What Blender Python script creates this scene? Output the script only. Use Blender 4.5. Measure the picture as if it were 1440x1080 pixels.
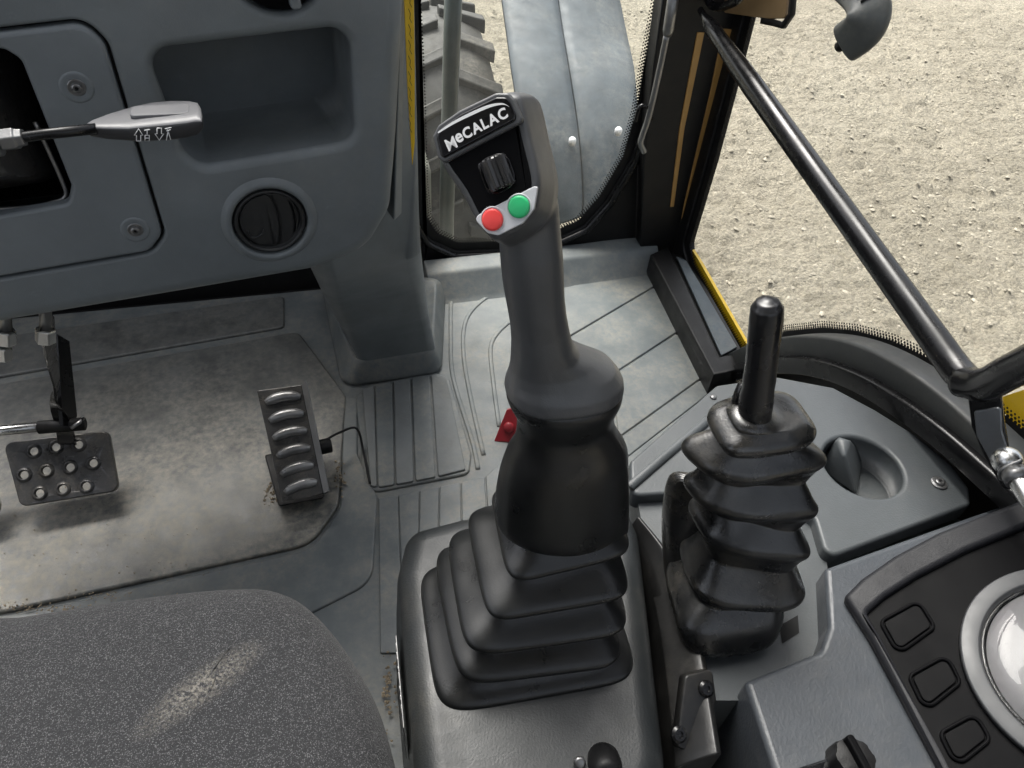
import bpy, bmesh, math, random
from mathutils import Vector, Matrix, noise as mnoise
V = Vector
random.seed(7)
scene = bpy.context.scene
for o in list(bpy.data.objects):
    bpy.data.objects.remove(o)
COL = scene.collection

# ------------------------------------------------------------------ camera
F = 1035.0                       # focal length in pixels of the 1440 px wide photograph
CAM = V((0, 0, 1.05))            # eye height above the cab floor
Yc = V((346 - 720, 540 + 507, -F)).normalized()
Zc = -V((617 - 720, -(1577 - 540), -F)).normalized()
Zc = (Zc - Yc * Zc.dot(Yc)).normalized()
Xc = Yc.cross(Zc)
ROT = Matrix((Xc, Yc, Zc))       # camera axes -> world axes
cam_d = bpy.data.cameras.new('camera')
cam_d.sensor_width = 36
cam_d.lens = 36 * F / 1440
cam_d.clip_start = 0.02
cam_d.clip_end = 2000
cam = bpy.data.objects.new('camera', cam_d)
COL.objects.link(cam)
cam.matrix_world = Matrix.Translation(CAM) @ ROT.to_4x4()
scene.camera = cam

# ------------------------------------------------------------------ light
SUN_EL, SUN_AZ = math.radians(58), math.radians(-12)      # azimuth from +Y towards +X
w = bpy.data.worlds.new('World')
scene.world = w
w.use_nodes = True
nt = w.node_tree
bg = nt.nodes['Background']
sky = nt.nodes.new('ShaderNodeTexSky')
sky.sky_type = 'NISHITA'
sky.sun_disc = False
sky.sun_elevation = SUN_EL
sky.sun_rotation = SUN_AZ
sky.air_density = 1.0
sky.dust_density = 6.0
sky.ozone_density = 1.0
hs = nt.nodes.new('ShaderNodeHueSaturation')
hs.inputs['Saturation'].default_value = 0.35
nt.links.new(sky.outputs[0], hs.inputs['Color'])
nt.links.new(hs.outputs[0], bg.inputs[0])
bg.inputs[1].default_value = 0.11
sd = bpy.data.lights.new('sun', 'SUN')
sd.energy = 1.5
sd.angle = math.radians(32)
sd.color = (1, .97, .92)
so = bpy.data.objects.new('sun', sd)
COL.objects.link(so)
sdir = V((math.sin(SUN_AZ) * math.cos(SUN_EL), math.cos(SUN_AZ) * math.cos(SUN_EL), math.sin(SUN_EL)))
so.rotation_euler = sdir.to_track_quat('Z', 'Y').to_euler()
so.location = (3, 3, 6)
scene.view_settings.view_transform = 'Standard'
scene.view_settings.look = 'None'
scene.view_settings.gamma = 1
scene.view_settings.exposure = 1.75

# ------------------------------------------------------------------ pixel -> place
def ray(u, v):
    return (ROT @ V(((u - 720) / F, -(v - 540) / F, -1))).normalized()
def pz(u, v, z):
    d = ray(u, v); return CAM + d * ((z - CAM.z) / d.z)
def py(u, v, y):
    d = ray(u, v); return CAM + d * ((y - CAM.y) / d.y)
def px(u, v, x):
    d = ray(u, v); return CAM + d * ((x - CAM.x) / d.x)
def pp(u, v, o, n):
    d = ray(u, v); return CAM + d * ((o - CAM).dot(n) / d.dot(n))
class Frame:                     # a local working plane: a along ux, b along uy, c along n
    def __init__(s, o, n, up=V((0, 0, 1))):
        s.o = o; s.n = n.normalized()
        s.ux = up.cross(s.n).normalized(); s.uy = s.n.cross(s.ux)
    def ab(s, u, v):
        p = pp(u, v, s.o, s.n) - s.o
        return (p.dot(s.ux), p.dot(s.uy))
    def loop(s, pts): return [s.ab(*p) for p in pts]
    def pt(s, a, b, c=0): return s.o + s.ux * a + s.uy * b + s.n * c

# ------------------------------------------------------------------ materials
def M(name):
    m = bpy.data.materials.new(name); m.use_nodes = True
    return m, m.node_tree, m.node_tree.nodes['Principled BSDF']
def plastic(name, col, rough=.5, grain=900, gs=.15, mottle=.25, dust=0, dcol=(.33, .29, .22), dscale=5, scratch=0, metal=0, coat=0, dist=.0006, spec=.5, lump=0, dgrad=None, dlo=.45):
    m, t, b = M(name)
    N, L = t.nodes.new, t.links.new
    tc = N('ShaderNodeTexCoord')
    def noise(scale, detail=4, rough_=.6, vec=None):
        n = N('ShaderNodeTexNoise'); n.inputs['Scale'].default_value = scale; n.inputs['Detail'].default_value = detail
        n.inputs['Roughness'].default_value = rough_
        L(vec or tc.outputs['Object'], n.inputs['Vector']); return n.outputs[0]
    def ramp(v, a, c, lo=0., hi=1.):
        r = N('ShaderNodeMapRange'); r.inputs[1].default_value = a; r.inputs[2].default_value = c
        r.inputs[3].default_value = lo; r.inputs[4].default_value = hi; L(v, r.inputs[0]); return r.outputs[0]
    def mix(f, a, c):
        x = N('ShaderNodeMix'); x.data_type = 'RGBA'
        for s, val in ((0, f), (6, a), (7, c)):
            if isinstance(val, (tuple, float, int)): x.inputs[s].default_value = (*val, 1) if isinstance(val, tuple) else val
            else: L(val, x.inputs[s])
        return x.outputs[2]
    def math_(op, a, c):
        x = N('ShaderNodeMath'); x.operation = op
        for s, val in ((0, a), (1, c)):
            if isinstance(val, (float, int)): x.inputs[s].default_value = val
            else: L(val, x.inputs[s])
        return x.outputs[0]
    f = ramp(noise(14, 5), .3, .7)
    c = mix(f, tuple(x * (1 - mottle) for x in col), tuple(min(1, x * (1 + mottle)) for x in col))
    r = ramp(noise(25, 4), .3, .7, max(.02, rough - .08), min(1, rough + .08))
    if scratch:
        mp = N('ShaderNodeMapping'); mp.inputs['Scale'].default_value = (1, 9, 3); mp.inputs['Rotation'].default_value = (.4, .5, .7)
        L(tc.outputs['Object'], mp.inputs[0])
        sc = ramp(noise(30, 6, .75, mp.outputs[0]), .6, .78, 0, scratch)
        c = mix(sc, c, tuple(min(1, x * 2.2 + .05) for x in col))
    if dust:
        d1 = ramp(noise(dscale, 6, .65), dlo, dlo + .25)
        d2 = ramp(noise(dscale * 12, 5, .7), .35, .7)
        d = math_('MULTIPLY', math_('MULTIPLY', d1, d2), dust)
        if dgrad:                  # trodden dirt lies thicker towards one end
            sx = N('ShaderNodeSeparateXYZ'); L(tc.outputs['Object'], sx.inputs[0])
            d = math_('MULTIPLY', d, ramp(sx.outputs[1], dgrad[0], dgrad[1], .25, 1.))
        c = mix(d, c, dcol)
        r = math_('ADD', r, math_('MULTIPLY', d, .35))
    L(c, b.inputs['Base Color']); L(r, b.inputs['Roughness'])
    b.inputs['Metallic'].default_value = metal
    b.inputs['Specular IOR Level'].default_value = spec
    b.inputs['Coat Weight'].default_value = coat
    b.inputs['Coat Roughness'].default_value = .08
    h = noise(grain, 3)
    if lump: h = math_('ADD', h, math_('MULTIPLY', noise(28, 3), lump))
    bu = N('ShaderNodeBump'); bu.inputs['Strength'].default_value = gs; bu.inputs['Distance'].default_value = dist
    L(h, bu.inputs['Height']); L(bu.outputs[0], b.inputs['Normal'])
    return m
GREY = plastic('dash_plastic_lit', (.142, .160, .170), .48, 700, .35, .12, scratch=.16, dust=.14)  # same plastic as the consoles, lightened to stand in for side light
GREY2 = plastic('console_plastic_dim', (.058, .065, .069), .45, 420, .5, .1, scratch=.06, dust=.12)  # dashboard plastic, darkened to imitate weaker light on upward faces
PODG = plastic('pod_plastic_shaded', (.016, .0185, .020), .45, 420, .5, .1, scratch=.08, dust=.15)  # same plastic darkened further, imitating the shade over the pod front
VENTM = plastic('vent_plastic', (.016, .017, .018), .4, 900, .2, .1)
GREYP = plastic('panel_plastic', (.152, .170, .182), .45, 800, .3, .1, dust=.06)
MAT = plastic('mat_rubber', (.115, .130, .134), .50, 300, .35, .15, dust=.5, dscale=7, scratch=.15, dlo=.38)
MATD = plastic('mat_rubber_dirty', (.088, .093, .092), .42, 300, .3, .3, dust=1.0, dcol=(.33, .305, .25), dscale=7, scratch=.35, dgrad=(.3, -.12), dlo=.28)
MATR = plastic('mat_rubber_coarse', (.14, .15, .15), .65, 160, .9, .2, dust=.3, dscale=6)
RUB = plastic('black_rubber', (.008, .0086, .009), .32, 500, .15, .3, dust=.07, dcol=(.12, .11, .10), spec=.5, scratch=.04)
RUBD = plastic('dusty_rubber', (.008, .0085, .009), .29, 350, .25, .3, spec=.75, dust=.30, dcol=(.20, .175, .135), dscale=9, lump=1.5, dist=.001)
GRIP = plastic('grip_rubber', (.055, .057, .060), .40, 900, .25, .15, spec=.55)
BLK = plastic('black_paint', (.005, .005, .0055), .25, 200, .06, .2, spec=.4)
BLKM = plastic('black_matte', (.005, .005, .0055), .5, 500, .3, .2, dust=.04, spec=.3)
SEALM = plastic('seal_rubber', (.022, .024, .024), .55, 400, .3, .2, dust=.15)
SCUFF = plastic('scuffed_cover', (.010, .010, .010), .38, 200, .4, .3, dust=.35, dcol=(.12, .11, .095), dscale=8, scratch=.3)
STEEL = plastic('bright_steel', (.62, .62, .61), .28, 300, .1, .1, metal=1)
DSTEEL = plastic('worn_black_steel', (.055, .055, .056), .30, 250, .4, .5, metal=.4, scratch=1.0, dust=.35, dscale=22)
STALKM = plastic('stalk_lit', (.15, .15, .157), .42, 900, .15, .05)
STALKD = plastic('stalk_shade', (.03, .03, .032), .4, 900, .15, .05)
DARKP = plastic('dark_face', (.004, .004, .0045), .45, 1200, .2, .1, spec=.04)
GLOSS = plastic('gloss_black', (.004, .004, .005), .12, 100, .0, .1, spec=.4)
SILV = plastic('silver_plate', (.55, .56, .58), .35, 900, .1, .05)
RED = plastic('red_button', (.75, .055, .05), .38, 900, .05, .05)
GREEN = plastic('green_button', (.02, .42, .15), .38, 900, .05, .05)
REDP = plastic('red_plastic', (.22, .012, .018), .4, 500, .1, .1)
WHITE = plastic('white_print', (.78, .78, .78), .4, 900, .02, .02)
YEL = plastic('yellow_paint', (.78, .50, .015), .35, 300, .05, .1, dust=.1)
YEL_SHADE = plastic('yellow_paint_shaded', (.36, .20, .055), .45, 300, .05, .15, dust=.1)  # yellow paint darkened in the colour as seen in shadow through tinted glass
FEND = plastic('fender_plastic', (.066, .082, .094), .62, 200, .15, .2, dust=.5, dscale=4, dcol=(.28, .27, .24), scratch=.15)
TYRE = plastic('tyre_rubber', (.05, .05, .046), .7, 60, .6, .3, dust=.6, dcol=(.25, .23, .19), dscale=6)
POSTM = plastic('post_green_grey', (.04, .055, .052), .35, 200, .1, .2, dust=.15)
RINGM = plastic('gauge_ring', (.045, .047, .05), .5, 900, .1, .05)
HOLE = plastic('hole_black', (.004, .004, .004), .8, 100, 0, .1)

def seat_mat():
    m, t, b = M('seat_fabric'); N, L = t.nodes.new, t.links.new
    tc = N('ShaderNodeTexCoord')
    def nz(s, d=3):
        n = N('ShaderNodeTexNoise'); n.inputs['Scale'].default_value = s; n.inputs['Detail'].default_value = d; L(tc.outputs['Object'], n.inputs['Vector']); return n
    vo = N('ShaderNodeTexVoronoi'); vo.inputs['Scale'].default_value = 1700; L(tc.outputs['Object'], vo.inputs['Vector'])
    sep = N('ShaderNodeSeparateColor'); L(vo.outputs['Color'], sep.inputs[0])
    mr = N('ShaderNodeMapRange'); mr.inputs[1].default_value = .80; mr.inputs[2].default_value = 1.0; L(sep.outputs[0], mr.inputs[0])
    n1 = nz(10, 5); r1 = N('ShaderNodeMapRange'); r1.inputs[1].default_value = .35; r1.inputs[2].default_value = .7; L(n1.outputs[0], r1.inputs[0])
    mx = N('ShaderNodeMix'); mx.data_type = 'RGBA'; mx.inputs[6].default_value = (.012, .0125, .014, 1); mx.inputs[7].default_value = (.20, .20, .21, 1)
    mu = N('ShaderNodeMath'); mu.operation = 'MULTIPLY'; L(mr.outputs[0], mu.inputs[0]); mu.inputs[1].default_value = .5; L(mu.outputs[0], mx.inputs[0])
    # one pale dust streak rubbed into the cloth
    mp = N('ShaderNodeMapping'); mp.inputs['Location'].default_value = tuple(SEAT_STREAK); mp.vector_type = 'TEXTURE'
    mp.inputs['Rotation'].default_value = (0, 0, math.radians(32)); mp.inputs['Scale'].default_value = (.062, .018, .3)
    L(tc.outputs['Object'], mp.inputs[0])
    gr = N('ShaderNodeTexGradient'); gr.gradient_type = 'SPHERICAL'; L(mp.outputs[0], gr.inputs[0])
    n3 = nz(420, 4); r3_ = N('ShaderNodeMapRange'); r3_.inputs[1].default_value = .40; r3_.inputs[2].default_value = .66; r3_.inputs[4].default_value = .42; L(n3.outputs[0], r3_.inputs[0])
    m3 = N('ShaderNodeMath'); m3.operation = 'MULTIPLY'; L(gr.outputs[1], m3.inputs[0]); L(r3_.outputs[0], m3.inputs[1])
    mx2 = N('ShaderNodeMix'); mx2.data_type = 'RGBA'; L(m3.outputs[0], mx2.inputs[0]); L(mx.outputs[2], mx2.inputs[6]); mx2.inputs[7].default_value = (.36, .33, .28, 1)
    L(mx2.outputs[2], b.inputs['Base Color']); b.inputs['Roughness'].default_value = .95; b.inputs['Sheen Weight'].default_value = .05
    n2 = nz(500, 2); bu = N('ShaderNodeBump'); bu.inputs['Strength'].default_value = .9; bu.inputs['Distance'].default_value = .0015
    L(n2.outputs[0], bu.inputs['Height']); L(bu.outputs[0], b.inputs['Normal'])
    return m
def glass_mat(name, tint, refl=.06):
    m, t, b = M(name); N, L = t.nodes.new, t.links.new
    t.nodes.remove(b); out = t.nodes['Material Output']
    tr = N('ShaderNodeBsdfTransparent'); tr.inputs[0].default_value = (*tint, 1)
    gl = N('ShaderNodeBsdfGlossy'); gl.inputs['Roughness'].default_value = .01
    lw = N('ShaderNodeLayerWeight'); lw.inputs[0].default_value = .5
    po_ = N('ShaderNodeMath'); po_.operation = 'POWER'; L(lw.outputs['Facing'], po_.inputs[0]); po_.inputs[1].default_value = 5
    fr = N('ShaderNodeMath'); fr.operation = 'MULTIPLY_ADD'; L(po_.outputs[0], fr.inputs[0]); fr.inputs[1].default_value = .9; fr.inputs[2].default_value = .02
    mx = N('ShaderNodeMixShader'); L(fr.outputs[0], mx.inputs[0]); L(tr.outputs[0], mx.inputs[1]); L(gl.outputs[0], mx.inputs[2])
    L(mx.outputs[0], out.inputs[0]); return m
def dirty_glass():
    m = glass_mat('dusty_glass', (.93, .94, .93)); t = m.node_tree; N, L = t.nodes.new, t.links.new
    out = t.nodes['Material Output']; src = out.inputs[0].links[0].from_socket
    tc = N('ShaderNodeTexCoord'); n = N('ShaderNodeTexNoise'); n.inputs['Scale'].default_value = 5; n.inputs['Detail'].default_value = 8; L(tc.outputs['Object'], n.inputs['Vector'])
    mr = N('ShaderNodeMapRange'); mr.inputs[1].default_value = .3; mr.inputs[2].default_value = .75; mr.inputs[3].default_value = .0; mr.inputs[4].default_value = .028; L(n.outputs[0], mr.inputs[0])
    d = N('ShaderNodeBsdfTranslucent'); d.inputs[0].default_value = (.55, .54, .50, 1)
    mx = N('ShaderNodeMixShader'); L(mr.outputs[0], mx.inputs[0]); L(src, mx.inputs[1]); L(d.outputs[0], mx.inputs[2]); L(mx.outputs[0], out.inputs[0])
    return m
GLASS = glass_mat('window_glass', (.95, .955, .95))
def ground_mat():
    m, t, b = M('gravel'); N, L = t.nodes.new, t.links.new
    tc = N('ShaderNodeTexCoord')
    def nz(s, d=5, r=.65):
        n = N('ShaderNodeTexNoise'); n.inputs['Scale'].default_value = s; n.inputs['Detail'].default_value = d; n.inputs['Roughness'].default_value = r
        L(tc.outputs['Object'], n.inputs['Vector']); return n.outputs[0]
    cr = N('ShaderNodeValToRGB'); cr.color_ramp.elements[0].position = .3; cr.color_ramp.elements[1].position = .72
    cr.color_ramp.elements[0].color = (.235, .21, .155, 1); cr.color_ramp.elements[1].color = (.42, .382, .295, 1)
    bl = N('ShaderNodeMath'); bl.operation = 'MULTIPLY_ADD'; L(nz(.55, 4, .6), bl.inputs[0]); bl.inputs[1].default_value = .55
    sc2 = N('ShaderNodeMath'); sc2.operation = 'MULTIPLY'; L(nz(3.5, 9, .75), sc2.inputs[0]); sc2.inputs[1].default_value = .55
    L(sc2.outputs[0], bl.inputs[2]); L(bl.outputs[0], cr.inputs[0])
    vo = N('ShaderNodeTexVoronoi'); vo.inputs['Scale'].default_value = 55; L(tc.outputs['Object'], vo.inputs['Vector'])
    sp = N('ShaderNodeSeparateColor'); L(vo.outputs['Color'], sp.inputs[0])
    mr = N('ShaderNodeMapRange'); mr.inputs[3].default_value = .72; mr.inputs[4].default_value = 1.2; L(sp.outputs[0], mr.inputs[0])
    mx = N('ShaderNodeMix'); mx.data_type = 'RGBA'; mx.blend_type = 'MULTIPLY'; mx.inputs[0].default_value = .8
    L(cr.outputs[0], mx.inputs[6]); L(mr.outputs[0], mx.inputs[7])
    L(mx.outputs[2], b.inputs['Base Color']); b.inputs['Roughness'].default_value = .95
    ad = N('ShaderNodeMath'); ad.operation = 'SUBTRACT'; L(nz(13, 12, .8), ad.inputs[0])
    m2 = N('ShaderNodeMath'); m2.operation = 'MULTIPLY'; L(vo.outputs['Distance'], m2.inputs[0]); m2.inputs[1].default_value = .3; L(m2.outputs[0], ad.inputs[1])
    bu = N('ShaderNodeBump'); bu.inputs['Strength'].default_value = 1; bu.inputs['Distance'].default_value = .05
    L(ad.outputs[0], bu.inputs['Height']); L(bu.outputs[0], b.inputs['Normal'])
    return m
DUSTY = dirty_glass()
GROUND = ground_mat()
STONE = plastic('stone', (.33, .30, .235), .9, 60, .5, .3, dist=.004)

# ------------------------------------------------------------------ mesh helpers
WORLD = {}
def link(name, data, parent):
    o = bpy.data.objects.new(name, data); COL.objects.link(o)
    if parent is not None:
        o.parent = parent; WORLD[o] = WORLD[parent].copy()
    else: WORLD[o] = V((0, 0, 0))
    return o
def thing(name, label, cat, loc, group=None):
    o = bpy.data.objects.new(name, None); COL.objects.link(o)
    o.empty_display_size = .03; o.location = loc; WORLD[o] = V(loc)
    o['label'] = label; o['category'] = cat
    if group: o['group'] = group
    return o
def tag(o, label, cat, group=None):
    o['label'] = label; o['category'] = cat
    if group: o['group'] = group
    return o
def obj(name, verts, faces, mat, parent=None, smooth=True, bevel=0, sub=0, label=None, angle=None, seg=2):
    off = WORLD[parent] if parent is not None else V((0, 0, 0))
    me = bpy.data.meshes.new(name)
    me.from_pydata([tuple(V(v) - off) for v in verts], [], faces)
    bm = bmesh.new(); bm.from_mesh(me); bmesh.ops.recalc_face_normals(bm, faces=bm.faces); bm.to_mesh(me); bm.free()
    me.materials.append(mat)
    if smooth:
        me.polygons.foreach_set('use_smooth', [True] * len(me.polygons))
    o = link(name, me, parent)
    if bevel:
        b = o.modifiers.new('bevel', 'BEVEL'); b.width = bevel; b.segments = seg; b.limit_method = 'ANGLE'; b.angle_limit = math.radians(35)
        b.harden_normals = False
    if sub:
        s = o.modifiers.new('sub', 'SUBSURF'); s.levels = sub; s.render_levels = sub
    if bevel and smooth:
        o.modifiers.new('wn', 'WEIGHTED_NORMAL')
    if angle:
        me.set_sharp_from_angle(angle=math.radians(angle))
    if label: o['label'] = label
    return o
def area2(p): return sum(p[i][0] * p[(i + 1) % len(p)][1] - p[(i + 1) % len(p)][0] * p[i][1] for i in range(len(p))) / 2
def ccw(p): return list(p) if area2(p) > 0 else list(reversed(p))
def offset(p, d):                # p CCW; d > 0 grows the loop
    n = len(p); out = []
    for i in range(n):
        a, b, c = V(p[i - 1]), V(p[i]), V(p[(i + 1) % n])
        e1, e2 = (b - a).normalized(), (c - b).normalized()
        n1, n2 = V((e1.y, -e1.x)), V((e2.y, -e2.x))
        m = n1 + n2
        k = m.length_squared
        m = m * (2 / k) if k > .3 else n1
        out.append(tuple(b + m * d))
    return out
def rpoly(pts, r, seg=6):        # rounded corners
    n = len(pts); out = []
    rs = r if isinstance(r, (list, tuple)) else [r] * n
    for i in range(n):
        a, b, c = V(pts[i - 1][:2]), V(pts[i][:2]), V(pts[(i + 1) % n][:2])
        r0 = rs[i]
        if r0 <= 0: out.append(tuple(b)); continue
        e1, e2 = (a - b), (c - b)
        l1, l2 = e1.length, e2.length
        e1.normalize(); e2.normalize()
        ang = e1.angle(e2)
        if ang > math.radians(172): out.append(tuple(b)); continue
        d = min(r0 / math.tan(ang / 2), l1 * .48, l2 * .48)
        rr = d * math.tan(ang / 2)
        cen = b + (e1 + e2).normalized() * (rr / math.sin(ang / 2))
        p0, p1 = b + e1 * d - cen, b + e2 * d - cen
        a0 = math.atan2(p0.y, p0.x); a1 = math.atan2(p1.y, p1.x)
        da = (a1 - a0 + math.pi) % (2 * math.pi) - math.pi
        for k in range(seg + 1):
            t = a0 + da * k / seg
            out.append((cen.x + math.cos(t) * rr, cen.y + math.sin(t) * rr))
    return out
def crom(pts, k=6, closed=False):
    pts = [V(p) for p in pts]; n = len(pts); out = []
    for i in range(n if closed else n - 1):
        g = (lambda j: pts[j % n]) if closed else (lambda j: pts[max(0, min(n - 1, j))])
        p0, p1, p2, p3 = g(i - 1), g(i), g(i + 1), g(i + 2)
        for s in range(k):
            t = s / k
            out.append(.5 * ((2 * p1) + (p2 - p0) * t + (2 * p0 - 5 * p1 + 4 * p2 - p3) * t * t + (3 * p1 - p0 - 3 * p2 + p3) * t ** 3))
    if not closed: out.append(pts[-1])
    return out
def loft(rings, cap0=True, cap1=True):
    vs, fs, n = [], [], len(rings[0])
    for r in rings: vs += r
    for i in range(len(rings) - 1):
        for j in range(n):
            k = (j + 1) % n
            fs.append((i * n + j, i * n + k, (i + 1) * n + k, (i + 1) * n + j))
    if cap0: fs.append(tuple(range(n))[::-1])
    if cap1: fs.append(tuple(range((len(rings) - 1) * n, len(rings) * n)))
    return vs, fs
def merge(*parts):
    vs, fs = [], []
    for v, f in parts:
        o = len(vs); vs += list(v); fs += [tuple(i + o for i in q) for q in f]
    return vs, fs
def circ(c, ax, r, n=24, ref=None, ry=None):
    ax = ax.normalized()
    e1 = (ref or (V((0, 0, 1)) if abs(ax.z) < .9 else V((1, 0, 0))))
    e1 = (e1 - ax * e1.dot(ax)).normalized(); e2 = ax.cross(e1)
    ry = r if ry is None else ry
    return [c + e1 * math.cos(t) * r + e2 * math.sin(t) * ry for t in [2 * math.pi * i / n for i in range(n)]]
def lathe(c, ax, prof, n=32):    # prof: (height, radius)
    ax = ax.normalized()
    return loft([circ(c + ax * h, ax, max(r, 1e-5), n) for h, r in prof])
def tube(path, rad, n=14, cap=True):
    path = [V(p) for p in path]; rings = []; prev = None
    for i, p in enumerate(path):
        t = (path[min(i + 1, len(path) - 1)] - path[max(i - 1, 0)]).normalized()
        if prev is None:
            e = V((0, 0, 1)) if abs(t.z) < .9 else V((1, 0, 0))
        else: e = prev
        e = (e - t * e.dot(t)).normalized(); prev = e
        f = t.cross(e); r = rad[i] if isinstance(rad, (list, tuple)) else rad
        rings.append([p + e * math.cos(a) * r + f * math.sin(a) * r for a in [2 * math.pi * j / n for j in range(n)]])
    return loft(rings, cap, cap)
def sweep(path, prof, up, closed=False):   # prof: closed list of (side, up) offsets carried along the path
    path = [V(p) for p in path]; n = len(path); rings = []
    for i, p in enumerate(path):
        a = path[(i + 1) % n] if closed else path[min(i + 1, n - 1)]
        b = path[i - 1] if closed else path[max(i - 1, 0)]
        t = (a - b).normalized(); s = t.cross(up).normalized()
        rings.append([p + s * x + up * y for x, y in prof])
    if closed: rings.append(rings[0]); return loft(rings, False, False)
    return loft(rings)
def prism(fr, loop, c0, c1, r=0, seg=3):   # slab between levels c0 < c1 of a frame, its upper rim rounded by r
    loop = ccw(loop); rings = [[fr.pt(a, b, c0) for a, b in loop]]
    if r:
        for k in range(seg + 1):
            t = math.pi / 2 * k / seg
            rings.append([fr.pt(a, b, c1 - r + r * math.sin(t)) for a, b in offset(loop, -r * (1 - math.cos(t)))])
    else: rings.append([fr.pt(a, b, c1) for a, b in loop])
    return loft(rings)
def plate(fr, outer, holes, R, depth, seg=5):
    """sheet on a frame with a rolled outer rim and holes: (loop, rim radius, depth, taper, closed floor)"""
    outer = ccw(outer); bm = bmesh.new()
    def ring(l, c): return [bm.verts.new(fr.pt(a, b, c)) for a, b in l]
    def strip(r0, r1):
        n = len(r0)
        for i in range(n): bm.faces.new((r0[i], r0[(i + 1) % n], r1[(i + 1) % n], r1[i]))
    front = []
    def roll(loop, R, sgn, depth, taper, floor):
        rings = []
        for k in range(seg + 1):
            t = math.pi / 2 * k / seg
            rings.append(ring(offset(loop, -sgn * R * (1 - math.sin(t))) if R else loop, -R * (1 - math.cos(t))))
            if not R: break
        rings.append(ring(offset(loop, -sgn * -taper) if taper else loop, -depth))
        for i in range(len(rings) - 1): strip(rings[i], rings[i + 1])
        if floor: bm.faces.new(rings[-1])
        return rings[0]
    r0 = roll(outer, R, 1, depth, 0, False)
    edges = [bm.edges.get((r0[i], r0[(i + 1) % len(r0)])) for i in range(len(r0))]
    for loop, hr, hd, tp, fl in holes:
        h0 = roll(ccw(loop), hr, -1, hd, tp, fl)
        edges += [bm.edges.get((h0[i], h0[(i + 1) % len(h0)])) for i in range(len(h0))]
    bmesh.ops.triangle_fill(bm, use_beauty=True, edges=edges, normal=fr.n)
    bm.verts.index_update()
    vs = [v.co.copy() for v in bm.verts]; fs = [tuple(v.index for v in f.verts) for f in bm.faces]
    bm.free(); return vs, fs
def wn(o):
    o.modifiers.new('wn', 'WEIGHTED_NORMAL').weight = 100; return o
def ell(c, rx, ry, n=28, rot=0):
    return [(c[0] + rx * math.cos(t) * math.cos(rot) - ry * math.sin(t) * math.sin(rot), c[1] + rx * math.cos(t) * math.sin(rot) + ry * math.sin(t) * math.cos(rot)) for t in [2 * math.pi * i / n for i in range(n)]]
def sring(L, R, ax, ratio, ex=2.2, n=28, depth=None):
    """section of a body: silhouette points L, R; ax: body axis; ratio: depth/width"""
    c = (L + R) / 2; s = (R - L) / 2; d = s.cross(ax).normalized() * (depth or s.length * ratio)
    out = []
    for i in range(n):
        t = 2 * math.pi * i / n
        cx, sx = math.cos(t), math.sin(t)
        out.append(c + s * (math.copysign(abs(cx) ** (2 / ex), cx)) + d * (math.copysign(abs(sx) ** (2 / ex), sx)))
    return out
def qring(FL, FR, BL, ex=4.5, n=32, grow=0, dz=0):
    u, w_ = (FR - FL) / 2, (BL - FL) / 2; c = FL + u + w_
    u = u * (1 + grow / u.length); w_ = w_ * (1 + grow / w_.length); out = []
    for i in range(n):
        t = 2 * math.pi * (i + .5) / n; cx, sx = math.cos(t), math.sin(t)
        out.append(c + u * math.copysign(abs(cx) ** (2 / ex), cx) + w_ * math.copysign(abs(sx) ** (2 / ex), sx) + V((0, 0, dz)))
    return out
def screw(parent, fr, a, b, r, c=0, name='screw'):
    o = obj(name, *lathe(fr.pt(a, b, c - .001), fr.n, [(0, r), (.0012, r), (.0016, r * .92), (.0016, r * .62), (.0042, r * .55), (.005, r * .42), (.005, r * .25), (.003, r * .22), (.003, 0)], 24), STEELD, parent, angle=30)
    obj('socket', *lathe(fr.pt(a, b, c + .0021), fr.n, [(0, r * .22), (.0002, r * .22), (.0002, 0)], 6), HOLE, o, smooth=False)
    return o
STEELD = plastic('dull_steel', (.22, .22, .22), .35, 400, .2, .2, metal=.8)
Z = V((0, 0, 1))

# ================================================================== the setting
def heights(x, y):
    n = lambda k, o: mnoise.noise(V((x * k, y * k, o)))
    c = n(12, 5)
    return .02 * n(1.3, 0) + .014 * n(5, 3) + .024 * c + .016 * n(26, 7) + .010 * max(0, n(41, 9)) * 2
GZ = -1.12
xs = [-300, -100, -30, -10, -4] + [-1 + .1 * i for i in range(19)] + [.9 + .022 * i for i in range(235)] + [6.07 + .08 * i for i in range(32)] + [9, 12, 18, 30, 60, 120, 300]
ys = [-300, -100, -30, -10, -4, -1.5] + [-1 + .1 * i for i in range(9)] + [-.1 + .022 * i for i in range(305)] + [6.61 + .08 * i for i in range(38)] + [10, 13, 18, 30, 60, 120, 300]
vs = [(x, y, GZ + (heights(x, y) if -2 < x < 8.6 and -2 < y < 9.7 else 0)) for y in ys for x in xs]
nx = len(xs)
fs = [(j * nx + i, j * nx + i + 1, (j + 1) * nx + i + 1, (j + 1) * nx + i) for j in range(len(ys) - 1) for i in range(nx - 1)]
g = obj('ground', vs, fs, GROUND); g['kind'] = 'structure'
vs, fs = [], []
ico = [(0, 0, 1), (.9, 0, .3), (.28, .85, .3), (-.72, .53, .3), (-.72, -.53, .3), (.28, -.85, .3), (0, 0, -.5)]
icf = [(0, 1, 2), (0, 2, 3), (0, 3, 4), (0, 4, 5), (0, 5, 1), (6, 2, 1), (6, 3, 2), (6, 4, 3), (6, 5, 4), (6, 1, 5)]
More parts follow.
